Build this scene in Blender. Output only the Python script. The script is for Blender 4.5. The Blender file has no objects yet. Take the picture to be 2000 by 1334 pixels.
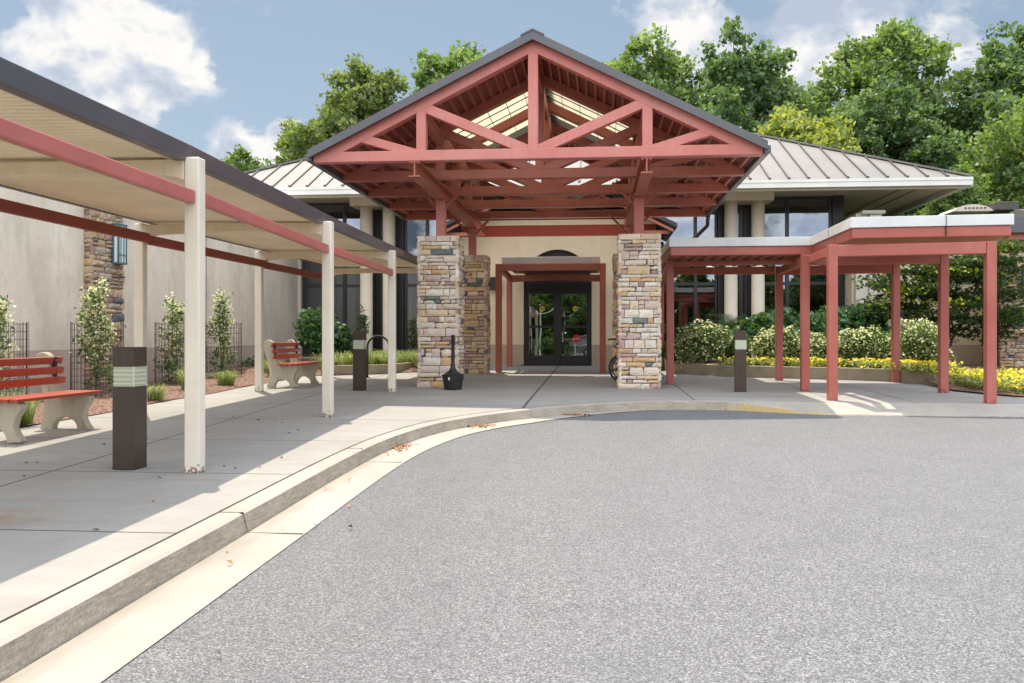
import bpy, math, random
import numpy as np
from mathutils import Vector, Matrix, noise as mnoise
random.seed(7)
RNG = np.random.default_rng(7)
R = math.radians
scene = bpy.context.scene
COL = scene.collection

# ------------------------------------------------------------------ camera
cam = bpy.data.cameras.new('camera'); co = bpy.data.objects.new('camera', cam); COL.objects.link(co)
co.location = (0, 0, 1.4); co.rotation_euler = (R(90), 0, math.atan(162/1750))
cam.sensor_width = 36; cam.lens = 31.5; cam.shift_y = -0.005; cam.clip_end = 2000; cam.clip_start = 0.05
scene.camera = co
# ------------------------------------------------------------------ view
scene.view_settings.view_transform = 'Standard'; scene.view_settings.look = 'None'
scene.view_settings.gamma = 1; scene.view_settings.exposure = 0.97
# ------------------------------------------------------------------ sun
SUN_EL, SUN_AZ = R(70), math.atan2(-0.51, 0.86)
sd = bpy.data.lights.new('sun', 'SUN'); sd.energy = 3.0; sd.angle = R(0.5); sd.color = (1, .885, .73)
so = bpy.data.objects.new('sun', sd); COL.objects.link(so)
sv = Vector((math.sin(SUN_AZ)*math.cos(SUN_EL), math.cos(SUN_AZ)*math.cos(SUN_EL), math.sin(SUN_EL)))
so.rotation_euler = sv.to_track_quat('Z', 'Y').to_euler()

# ------------------------------------------------------------------ node helper
class NT:
    def __init__(s, tree): s.t = tree; s.n = tree.nodes; s.l = tree.links
    def new(s, typ, **kw):
        n = s.n.new(typ)
        for k, v in kw.items(): setattr(n, k, v)
        return n
    def set(s, sock, v):
        if hasattr(v, 'is_output') or isinstance(v, bpy.types.NodeSocket): s.l.new(v, sock)
        else: sock.default_value = v
    def m(s, op, a, b=0.0, c=None, clamp=False):
        n = s.new('ShaderNodeMath', operation=op, use_clamp=clamp); s.set(n.inputs[0], a); s.set(n.inputs[1], b)
        if c is not None: s.set(n.inputs[2], c)
        return n.outputs[0]
    def vm(s, op, a, b=(0, 0, 0)):
        n = s.new('ShaderNodeVectorMath', operation=op); s.set(n.inputs[0], a); s.set(n.inputs[1], b)
        return n.outputs['Value'] if op in ('DOT_PRODUCT', 'LENGTH', 'DISTANCE') else n.outputs[0]
    def noise(s, vec, scale, detail=4, rough=.55, dist=0):
        n = s.new('ShaderNodeTexNoise'); s.set(n.inputs['Vector'], vec); n.inputs['Scale'].default_value = scale
        n.inputs['Detail'].default_value = detail; n.inputs['Roughness'].default_value = rough; n.inputs['Distortion'].default_value = dist
        return n.outputs['Fac']
    def vor(s, vec, scale, out='Distance', feature='F1'):
        n = s.new('ShaderNodeTexVoronoi', feature=feature); s.set(n.inputs['Vector'], vec); n.inputs['Scale'].default_value = scale
        return n.outputs[out]
    def mr(s, v, a, b, c=0.0, d=1.0, smooth=False):
        n = s.new('ShaderNodeMapRange'); n.interpolation_type = 'SMOOTHSTEP' if smooth else 'LINEAR'
        s.set(n.inputs[0], v)
        for i, x in enumerate((a, b, c, d)): s.set(n.inputs[1+i], x)
        return n.outputs[0]
    def mix(s, f, a, b, mode='MIX'):
        n = s.new('ShaderNodeMix', data_type='RGBA', blend_type=mode)
        s.set(n.inputs[0], f); s.set(n.inputs[6], a if not isinstance(a, tuple) else (*a[:3], 1)); s.set(n.inputs[7], b if not isinstance(b, tuple) else (*b[:3], 1))
        return n.outputs[2]
    def ramp(s, f, stops):
        n = s.new('ShaderNodeValToRGB'); s.set(n.inputs[0], f); e = n.color_ramp.elements
        while len(e) < len(stops): e.new(.5)
        for i, (p, c) in enumerate(stops): e[i].position = p; e[i].color = (*c, 1)
        return n.outputs[0]
    def obj(s): return s.new('ShaderNodeTexCoord').outputs['Object']
    def pos(s): return s.new('ShaderNodeNewGeometry').outputs['Position']
    def scale(s, v, k):
        n = s.new('ShaderNodeMapping'); s.set(n.inputs[0], v); n.inputs['Scale'].default_value = k; return n.outputs[0]
    def bump(s, h, strength=.3, dist=.01):
        n = s.new('ShaderNodeBump'); s.set(n.inputs['Height'], h); n.inputs['Strength'].default_value = strength; n.inputs['Distance'].default_value = dist
        return n.outputs[0]
    def sep(s, v): n = s.new('ShaderNodeSeparateXYZ'); s.set(n.inputs[0], v); return n.outputs
MATS = {}
def mat(name):
    m = bpy.data.materials.new(name); m.use_nodes = True; t = NT(m.node_tree)
    b = m.node_tree.nodes['Principled BSDF']; MATS[name] = m
    return m, t, b

# ------------------------------------------------------------------ world: sky with clouds
w = bpy.data.worlds.new('World'); scene.world = w; w.use_nodes = True
t = NT(w.node_tree); bg = w.node_tree.nodes['Background']; wo = w.node_tree.nodes['World Output']
sky = t.new('ShaderNodeTexSky', sky_type='NISHITA', sun_disc=False, sun_elevation=SUN_EL, sun_rotation=SUN_AZ % (2*math.pi))
sky.air_density = 1.0; sky.dust_density = 1.6; sky.ozone_density = 1.0
skycol = t.mix(.38, sky.outputs[0], (3.2, 4.0, 4.2))
t.set(bg.inputs[0], skycol); bg.inputs[1].default_value = 0.066
d = t.vm('NORMALIZE', t.new('ShaderNodeTexCoord').outputs['Generated'])
z = t.sep(d)[2]
dz = t.new('ShaderNodeCombineXYZ'); xyz = t.sep(d)
den = t.m('ADD', t.m('MAXIMUM', z, 0.0), .22)
t.set(dz.inputs[0], t.m('DIVIDE', xyz[0], den)); t.set(dz.inputs[1], t.m('DIVIDE', xyz[1], den)); t.set(dz.inputs[2], z)
n1 = t.noise(t.scale(d, (1, 1, 1.5)), 10.0, 9, .58, .25)
spots = [((-.479, .834, .273), .080, 1.0), ((-.423, .859, .290), .055, 1.0), ((-.52, .808, .272), .075, 1.0), ((-.50, .83, .245), .05, .8), ((-.40, .87, .275), .045, .9),
         ((-.364, .909, .195), .055, 1.0), ((-.325, .92, .205), .05, 1.0), ((-.30, .93, .20), .05, .9), ((-.565, .77, .31), .05, .6),
         ((.10, .942, .322), .075, 1.0), ((.135, .941, .300), .08, 1.0), ((.20, .935, .30), .10, .85), ((.27, .915, .305), .10, .8),
         ((.33, .90, .30), .09, .75), ((.23, .937, .24), .12, .7), ((.37, .89, .25), .07, .6), ((.12, .95, .25), .08, .8), ((.02, .93, .355), .04, .35)]
acc = None
for (v, r, a) in spots:
    vv = Vector(v).normalized()
    dist = t.vm('DISTANCE', d, tuple(vv))
    g = t.mr(dist, r*1.15, 0.0, 0.0, a*1.25)
    acc = g if acc is None else t.m('MAXIMUM', acc, g)
back = t.mr(xyz[1], .3, -.2, 0, .72)  # clouds behind camera and overhead, added out of view as fill
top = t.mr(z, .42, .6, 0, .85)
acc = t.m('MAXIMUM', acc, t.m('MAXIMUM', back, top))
den_ = t.m('ADD', acc, t.m('MULTIPLY', t.m('SUBTRACT', n1, .5), 2.6))
cm = t.mr(den_, .34, .62, 0, 1, True)
n2 = t.noise(t.vm('ADD', t.scale(d, (1, 1, 1.5)), (0, 0, -.035)), 10.0, 5, .5, .25)
n3 = t.noise(d, 26, 6, .6)
shade = t.m('ADD', t.m('MULTIPLY', t.m('SUBTRACT', n2, n1), 2.6), t.m('MULTIPLY', t.m('SUBTRACT', n3, .5), .9))
shade = t.m('ADD', shade, t.mr(xyz[0], .12, .24, .40, .12))
ccol = t.ramp(shade, [(.0, (.50, .57, .70)), (.25, (.66, .71, .80)), (.55, (.98, .96, .93))])
bg2 = t.new('ShaderNodeBackground'); t.set(bg2.inputs[0], ccol); t.set(bg2.inputs[1], t.m('MAXIMUM', t.mr(z, .45, .6, .52, 1.25), t.mr(xyz[1], .25, -.2, .52, 1.75)))  # out-of-view clouds made brighter than the visible ones to fill the shadows
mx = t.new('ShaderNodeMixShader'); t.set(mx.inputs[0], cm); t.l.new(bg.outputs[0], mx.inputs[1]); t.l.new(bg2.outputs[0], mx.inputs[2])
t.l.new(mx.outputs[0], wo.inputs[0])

# ------------------------------------------------------------------ materials
def concrete(name, c, joints=False, stain=.35, dark=(.17, .16, .14)):
    m, t, b = mat(name); p = t.obj()
    n = t.noise(p, .7, 6, .6); f = t.noise(p, 45, 3, .6); g = t.noise(p, 4, 5, .6)
    col = t.mix(t.mr(n, .35, .7), c, tuple(x*.80 for x in c))
    col = t.mix(t.mr(g, .45, .75, 0, stain), col, tuple(x*.62 for x in c))
    col = t.mix(t.mr(f, .3, .75, 0, .35), col, tuple(x*.68 for x in c))
    sp = t.vor(p, 60)
    col = t.mix(t.mr(sp, .10, .05, 0, .35), col, dark)
    h = f
    if joints:
        x, y, zz = t.sep(p)
        wob = t.m('MULTIPLY', t.m('SUBTRACT', t.noise(p, 3, 3), .5), .03)
        def line(v, c0, wd): return t.m('LESS_THAN', t.m('ABSOLUTE', t.m('SUBTRACT', t.m('ADD', v, wob), c0)), wd)
        s = line(t.m('ADD', x, t.m('MULTIPLY', y, .036)), -4.41, .013)
        for c0, wd in ((-1.08, .022), (1.64, .013), (3.93, .012), (5.1, .013), (7.4, .012)):
            s = t.m('MAXIMUM', s, t.m('MULTIPLY', line(x, c0, wd), t.m('GREATER_THAN', y, 12)))
        yy = t.m('MODULO', t.m('SUBTRACT', y, 5.24-2.13*6), 2.13)
        ln = t.m('LESS_THAN', t.m('ABSOLUTE', t.m('SUBTRACT', t.m('ADD', yy, wob), 1.0)), .008)
        ln = t.m('LESS_THAN', t.m('ABSOLUTE', t.m('SUBTRACT', t.m('ADD', t.m('MODULO', t.m('ADD', t.m('SUBTRACT', y, 5.24), 2.13*8+1.065), 2.13), wob), 1.065)), .012)
        s = t.m('MAXIMUM', s, t.m('MULTIPLY', ln, t.m('LESS_THAN', y, 26)))
        # rusty and damp stains worn into the slab
        bl = t.vm('DISTANCE', p, (-3.9, 5.55, .2)); col = t.mix(t.m('MULTIPLY', t.mr(bl, .45, 0, 0, 1.0, True), t.mr(g, .3, .6)), col, (.27, .17, .09))
        st = t.noise(t.scale(p, (.35, 2.2, 1)), 1.6, 5, .6)
        col = t.mix(t.mr(st, .52, .75, 0, .55), col, (.24, .21, .18))
        col = t.mix(t.m('MULTIPLY', s, .85), col, (.045, .042, .04))
        h = t.m('SUBTRACT', f, t.m('MULTIPLY', s, 3))
    t.set(b.inputs['Base Color'], col); b.inputs['Roughness'].default_value = .9
    t.set(b.inputs['Normal'], t.bump(h, .35, .004))
    return m
concrete('pavement', (.345, .335, .312), joints=True)
concrete('kerb', (.40, .37, .325), stain=.55)
m, t, b = mat('kerb_face'); p = t.obj()
st = t.noise(t.scale(p, (1.5, 1.5, 14)), 5, 6, .7)
zr = t.noise(p, 2.2, 5, .6)
c = t.mix(t.mr(t.m('ADD', st, t.m('MULTIPLY', zr, .6)), .62, 1.05), (.46, .40, .31), (.24, .20, .15))
c = t.mix(t.mr(t.noise(p, 60, 2), .4, .7, 0, .4), c, (.10, .09, .075))
t.set(b.inputs['Base Color'], c); b.inputs['Roughness'].default_value = .95; t.set(b.inputs['Normal'], t.bump(st, .5, .006))
m, t, b = mat('kerb_yellow'); p = t.obj()
n = t.noise(p, 4, 6, .7)
c = t.mix(t.mr(n, .42, .62), (.52, .36, .10), (.40, .36, .29)); c = t.mix(t.mr(t.noise(p, 50, 2), .4, .7, 0, .5), c, (.2, .16, .1))
t.set(b.inputs['Base Color'], c); b.inputs['Roughness'].default_value = .9
concrete('gutter', (.40, .37, .325), stain=.3)
m = MATS['gutter']; t = NT(m.node_tree); b = m.node_tree.nodes['Principled BSDF']; src = b.inputs['Base Color'].links[0].from_socket; p = t.obj(); gx = t.sep(p)[0]
near = t.m('ADD', t.mr(gx, -2.12, -2.33, 0, .5), t.m('MULTIPLY', t.noise(t.scale(p, (4, .8, 1)), 2.2, 6, .7), .9))
t.set(b.inputs['Base Color'], t.mix(t.mr(near, .6, 1.0, 0, .6), src, (.22, .18, .13)))
concrete('planter_concrete', (.36, .31, .22), stain=.8)
m, t, b = mat('asphalt'); p = t.obj()
v = t.vor(p, 140, 'Color'); vv = t.sep(v)[0]; n = t.noise(p, .45, 5, .6); f = t.noise(p, 210, 2, .7); pa = t.noise(p, 2.1, 5, .65)
c = t.ramp(t.m('ADD', t.m('MULTIPLY', vv, .62), t.m('MULTIPLY', f, .38)), [(.12, (.026, .027, .029)), (.34, (.088, .090, .094)), (.60, (.158, .161, .167)), (.86, (.36, .363, .37))])
c = t.mix(t.mr(n, .3, .7, 0, .4), c, (.138, .140, .145)); c = t.mix(t.mr(pa, .5, .75, 0, .35), c, (.095, .098, .105))
lane = t.noise(t.scale(p, (.9, .12, 1)), .8, 4, .6); c = t.mix(t.mr(lane, .50, .70, 0, .30), c, (.10, .102, .108))
sc = t.noise(p, 7, 3, .6); c = t.mix(t.mr(sc, .68, .74, 0, .35), c, (.06, .06, .062))
dd = t.vor(p, 300, 'Distance')
t.set(b.inputs['Base Color'], c); b.inputs['Roughness'].default_value = .88; t.set(b.inputs['Normal'], t.bump(t.m('ADD', vv, f), .55, .006))
m, t, b = mat('mulch'); p = t.obj()
v = t.vor(t.scale(p, (1, 1.6, 1)), 38, 'Color'); vv = t.sep(v)[0]
c = t.ramp(vv, [(0, (.05, .025, .018)), (.5, (.16, .085, .06)), (.8, (.30, .18, .13)), (1, (.42, .30, .23))])
t.set(b.inputs['Base Color'], c); b.inputs['Roughness'].default_value = .95; t.set(b.inputs['Normal'], t.bump(vv, 1, .02))
m, t, b = mat('grass_ground'); p = t.obj()
c = t.mix(t.noise(p, .6, 6, .7), (.05, .08, .02), (.10, .12, .04)); t.set(b.inputs['Base Color'], c); b.inputs['Roughness'].default_value = .95
def paint(name, c, rough=.45, dirt=(.3, .2, .12), amt=.25, rust=0, fade=None, streak=True, metallic=0, coat=0):
    m, t, b = mat(name); p = t.obj()
    n = t.noise(p, 1.3, 5, .6); s = t.noise(t.scale(p, (6, 6, .6)), 3, 5, .6); f = t.noise(p, 40, 3)
    col = t.mix(t.mr(n, .3, .7), c, tuple(min(1, x*.82) for x in c))
    if fade: col = t.mix(t.mr(t.noise(p, .9, 4, .6), .42, .66, 0, .65), col, fade)
    if streak: col = t.mix(t.mr(s, .5, .85, 0, amt), col, dirt)
    if name in ('rust_red_steel', 'red_steel'): col = t.mix(t.mr(t.vor(p, 5.5), .028, .018, 0, .8), col, (.75, .70, .62))
    if rust: col = t.mix(t.mr(t.noise(p, 14, 5, .7), .66, .72, 0, rust), col, (.16, .06, .025))
    if name in ('cream_post', 'red_post'):
        gp = t.pos(); gx = t.sep(gp); hgt = t.m('SUBTRACT', gx[2], t.m('ADD', t.m('MULTIPLY', gx[1], .0148), .125))
        rn = t.m('SUBTRACT', t.noise(gp, 22, 4, .7), t.m('MULTIPLY', hgt, 1.6))
        col = t.mix(t.mr(rn, .46, .52, 0, .9), col, (.16, .055, .025))
    t.set(b.inputs['Base Color'], col); t.set(b.inputs['Roughness'], t.mr(f, .2, .8, rough-.08, rough+.12)); b.inputs['Metallic'].default_value = metallic
    t.set(b.inputs['Normal'], t.bump(n, .08, .01)); b.inputs['Coat Weight'].default_value = coat
    return m
paint('red_steel', (.54, .165, .13), .42, (.34, .10, .065), .45, .3, fade=(.52, .21, .175))
paint('red_post', (.40, .10, .072), .42, (.26, .07, .04), .5, .35, fade=(.43, .145, .11))
paint('rust_red_steel', (.42, .115, .08), .5, (.27, .08, .045), .4, .35, fade=(.46, .17, .09))
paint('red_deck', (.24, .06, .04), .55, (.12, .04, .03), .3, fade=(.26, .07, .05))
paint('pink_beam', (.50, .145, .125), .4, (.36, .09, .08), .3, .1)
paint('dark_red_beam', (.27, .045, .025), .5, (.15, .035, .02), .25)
paint('cream_post', (.84, .76, .62), .45, (.55, .42, .27), .3, .3)
paint('cream_beam', (.84, .72, .52), .5, (.48, .34, .17), .45, .5)
paint('cream_deck', (.93, .81, .58), .5, (.55, .42, .25), .25)
paint('bronze_fascia', (.085, .082, .092), .38, (.12, .10, .085), .4, coat=.2)
paint('dark_bronze', (.030, .026, .027), .35, (.05, .04, .035), .4)
paint('bollard_bronze', (.052, .032, .022), .36, (.09, .065, .06), .4, coat=.15)
paint('black_frame', (.018, .016, .018), .4, (.03, .03, .03), .2)
paint('white_fascia', (.66, .67, .65), .5, (.50, .50, .44), .35)
paint('gutter_white', (.74, .72, .66), .45, (.6, .56, .48), .2)
paint('taupe_metal', (.178, .168, .158), .6, (.16, .14, .13), .35, coat=.1)
paint('seam_metal', (.07, .058, .05), .5, (.07, .06, .05), .2)
paint('bench_red', (.42, .065, .032), .42, (.30, .06, .03), .35)
paint('black_plastic', (.016, .017, .019), .5, (.05, .05, .05), .25)
paint('bench_concrete', (.50, .45, .35), .92, (.20, .15, .085), .75)
paint('chrome', (.75, .75, .76), .2, (.5, .5, .5), .1, metallic=1)
paint('skin', (.55, .32, .22), .5, (.5, .28, .2), .1, streak=False)
paint('lavender_cloth', (.48, .44, .66), .9, (.4, .36, .55), .2)
paint('dark_trousers', (.05, .055, .08), .9, (.04, .04, .06), .2)
paint('white_shoe', (.78, .77, .82), .7, (.6, .6, .65), .2)
paint('grey_hair', (.35, .33, .31), .8, (.2, .2, .2), .3)
paint('teal_metal', (.06, .19, .19), .4, (.05, .15, .14), .3)
paint('sign_red', (.55, .02, .02), .5, (.4, .02, .02), .1)
paint('car_paint', (.10, .11, .13), .25, (.1, .1, .1), .1, coat=1)
paint('rubber', (.02, .02, .02), .8)
paint('shingle', (.20, .19, .18), .9)
paint('siding_white', (.75, .75, .73), .8)
paint('lamp_white', (.8, .8, .8), .4)
paint('round_column', (.76, .67, .52), .7, (.62, .5, .36), .25)
paint('soffit', (.62, .56, .45), .8, (.5, .42, .32), .2)
paint('yellow_decal', (.65, .5, .03), .5, (.55, .4, .02), .1)
paint('bark', (.12, .09, .065), .9, (.05, .04, .03), .6)
paint('green_stem', (.13, .16, .05), .8, (.1, .08, .03), .4)
paint('rusty_wire', (.07, .045, .035), .8, (.12, .06, .04), .4)
paint('dry_leaf', (.36, .20, .09), .9, (.2, .1, .05), .4)
def stucco(name, c, c2, band=None, streaks=.3):
    m, t, b = mat(name); p = t.pos(); x, y, zz = t.sep(p)
    n = t.noise(t.scale(p, (1, 1, .25)), .9, 6, .6); s = t.noise(t.scale(p, (3, 3, .5)), 2.2, 7, .72); f = t.noise(p, 60, 3)
    col = t.mix(t.mr(n, .35, .68), c, c2)
    if streaks > .2: col = t.mix(t.mr(t.noise(t.scale(p, (1, .6, .35)), 1.7, 7, .7), .50, .68, 0, .55), col, tuple(v*.66 for v in c2))
    col = t.mix(t.mr(s, .48, .78, 0, streaks), col, tuple(v*.55 for v in c2))
    col = t.mix(t.mr(t.noise(p, 25, 2, .5), .5, .8, 0, .25), col, tuple(v*.7 for v in c2))
    if band: col = t.mix(t.m('LESS_THAN', zz, band[0]), col, t.mix(t.mr(n, .35, .68), band[1], tuple(v*.8 for v in band[1])))
    t.set(b.inputs['Base Color'], col); b.inputs['Roughness'].default_value = .95; t.set(b.inputs['Normal'], t.bump(f, .45, .006))
    return m
stucco('stucco_warm', (.78, .64, .44), (.70, .57, .38), (1.15, (.52, .39, .27)), .12)
stucco('stucco_grey', (.84, .75, .61), (.70, .61, .48), (1.16, (.56, .45, .38)), .30)
stucco('stucco_light', (.74, .69, .60), (.66, .61, .52), None, .15)
stucco('stucco_red', (.34, .06, .035), (.30, .055, .03), None, .1)
# stone: tint attribute holds each stone's colour
m, t, b = mat('stone'); p = t.pos()
a = t.new('ShaderNodeAttribute', attribute_name='stone_col').outputs['Color']
n = t.noise(p, 11, 6, .65); f = t.noise(p, 60, 4, .7)
c = t.mix(t.mr(n, .4, .75, 0, .5), a, t.mix(1.0, a, (.82, .66, .48), 'MULTIPLY')); c = t.mix(t.mr(f, .5, .8, 0, .35), c, t.mix(1.0, a, (.4, .36, .33), 'MULTIPLY'))
t.set(b.inputs['Base Color'], c); b.inputs['Roughness'].default_value = .88
t.set(b.inputs['Normal'], t.bump(t.m('ADD', n, t.m('MULTIPLY', f, .35)), .9, .03))
# glass
def glass(name, tint, refl, fres=.35):
    m = bpy.data.materials.new(name); m.use_nodes = True; t = NT(m.node_tree); MATS[name] = m
    for n in list(m.node_tree.nodes): m.node_tree.nodes.remove(n)
    g = t.new('ShaderNodeBsdfGlossy'); g.inputs['Color'].default_value = (*refl, 1); g.inputs['Roughness'].default_value = .0
    t.set(g.inputs['Normal'], t.bump(t.noise(t.pos(), .8, 2), .04, .05))
    tr = t.new('ShaderNodeBsdfTransparent'); tr.inputs['Color'].default_value = (*tint, 1)
    lw = t.new('ShaderNodeFresnel'); lw.inputs[0].default_value = 1.5
    f = t.m('ADD', t.m('MULTIPLY', lw.outputs[0], .9), fres, clamp=True)
    mx = t.new('ShaderNodeMixShader'); t.set(mx.inputs[0], f); t.l.new(tr.outputs[0], mx.inputs[1]); t.l.new(g.outputs[0], mx.inputs[2])
    o = t.new('ShaderNodeOutputMaterial'); t.l.new(mx.outputs[0], o.inputs[0]); return m
glass('window_glass', (.48, .44, .40), (.29, .32, .36), .5)
glass('door_glass', (.25, .25, .25), (.46, .48, .49), .6)
glass('car_glass', (.1, .1, .1), (.8, .8, .8), .3)
m, t, b = mat('skylight'); b.inputs['Base Color'].default_value = (.85, .82, .72, 1); b.inputs['Roughness'].default_value = .5
trn = t.new('ShaderNodeBsdfTranslucent'); trn.inputs[0].default_value = (.74, .71, .60, 1)
mx = t.new('ShaderNodeMixShader'); mx.inputs[0].default_value = .75; t.l.new(b.outputs[0], mx.inputs[1]); t.l.new(trn.outputs[0], mx.inputs[2])
t.l.new(mx.outputs[0], m.node_tree.nodes['Material Output'].inputs[0])
m, t, b = mat('grey_panel'); b.inputs['Base Color'].default_value = (.55, .55, .48, 1)  # dimmer variant of the skylight, grey colour stands in for shade on it
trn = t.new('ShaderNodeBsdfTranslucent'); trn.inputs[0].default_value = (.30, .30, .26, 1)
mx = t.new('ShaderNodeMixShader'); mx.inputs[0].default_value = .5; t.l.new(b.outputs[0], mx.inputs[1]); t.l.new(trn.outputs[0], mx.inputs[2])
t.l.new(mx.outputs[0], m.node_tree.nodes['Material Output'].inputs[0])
def emis(name, c, s, base=(.8, .8, .8)):
    m, t, b = mat(name); b.inputs['Base Color'].default_value = (*base, 1); b.inputs['Emission Color'].default_value = (*c, 1); b.inputs['Emission Strength'].default_value = s
emis('lamp_glow', (1, .85, .55), 6)
m, t, b = mat('frosted'); b.inputs['Base Color'].default_value = (.86, .86, .84, 1); b.inputs['Roughness'].default_value = .25
m, t, b = mat('lens'); p = t.obj()
b.inputs['Base Color'].default_value = (.48, .50, .36, 1); b.inputs['Roughness'].default_value = .12; b.inputs['Coat Weight'].default_value = .5
m, t, b = mat('louver'); b.inputs['Base Color'].default_value = (.62, .62, .52, 1)
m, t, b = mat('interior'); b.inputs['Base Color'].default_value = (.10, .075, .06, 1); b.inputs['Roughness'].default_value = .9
def foliage(name, stops, trans=.35, rough=.5, tcol=(.25, .38, .05)):
    m, t, b = mat(name)
    a = t.new('ShaderNodeAttribute', attribute_name='tint').outputs['Fac']
    c = t.ramp(a, stops); t.set(b.inputs['Base Color'], c); b.inputs['Roughness'].default_value = rough; b.inputs['Specular IOR Level'].default_value = .35
    tr = t.new('ShaderNodeBsdfTranslucent'); t.set(tr.inputs[0], t.mix(1.0, t.mix(.5, c, tcol), (1.3, 1.3, 1.0), 'MULTIPLY'))
    mx = t.new('ShaderNodeMixShader'); mx.inputs[0].default_value = trans; t.l.new(b.outputs[0], mx.inputs[1]); t.l.new(tr.outputs[0], mx.inputs[2])
    t.l.new(mx.outputs[0], m.node_tree.nodes['Material Output'].inputs[0]); return m
foliage('leaf_mid', [(0, (.035, .070, .025)), (.5, (.12, .19, .062)), (1, (.33, .41, .17))], .42)
foliage('leaf_olive', [(0, (.045, .065, .025)), (.5, (.14, .175, .06)), (1, (.32, .34, .15))], .42)
foliage('leaf_dark', [(0, (.022, .055, .026)), (.5, (.078, .145, .062)), (1, (.25, .34, .16))], .35)
foliage('leaf_lime', [(0, (.08, .13, .03)), (.5, (.185, .26, .07)), (1, (.36, .42, .15))], .45, tcol=(.5, .5, .04))
foliage('leaf_locust', [(0, (.06, .10, .03)), (.5, (.14, .21, .06)), (1, (.26, .33, .10))], .45)
foliage('leaf_bush', [(0, (.026, .055, .015)), (.5, (.10, .17, .04)), (1, (.25, .34, .10))], .2)
foliage('leaf_maple', [(0, (.008, .022, .011)), (.6, (.022, .052, .021)), (.9, (.05, .095, .02)), (1, (.30, .36, .03))], .3)
foliage('leaf_glossy', [(0, (.015, .045, .02)), (.5, (.045, .125, .055)), (1, (.13, .26, .12))], .2, .3)
foliage('leaf_liriope', [(0, (.10, .15, .04)), (.5, (.24, .30, .09)), (1, (.50, .52, .25))], .3)
foliage('blossom', [(0, (.66, .64, .36)), (1, (.92, .90, .70))], .35, tcol=(.8, .8, .5))
foliage('blossom_yellow', [(0, (.70, .52, .01)), (1, (.80, .74, .04))], .2, tcol=(.8, .6, .02))

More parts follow.
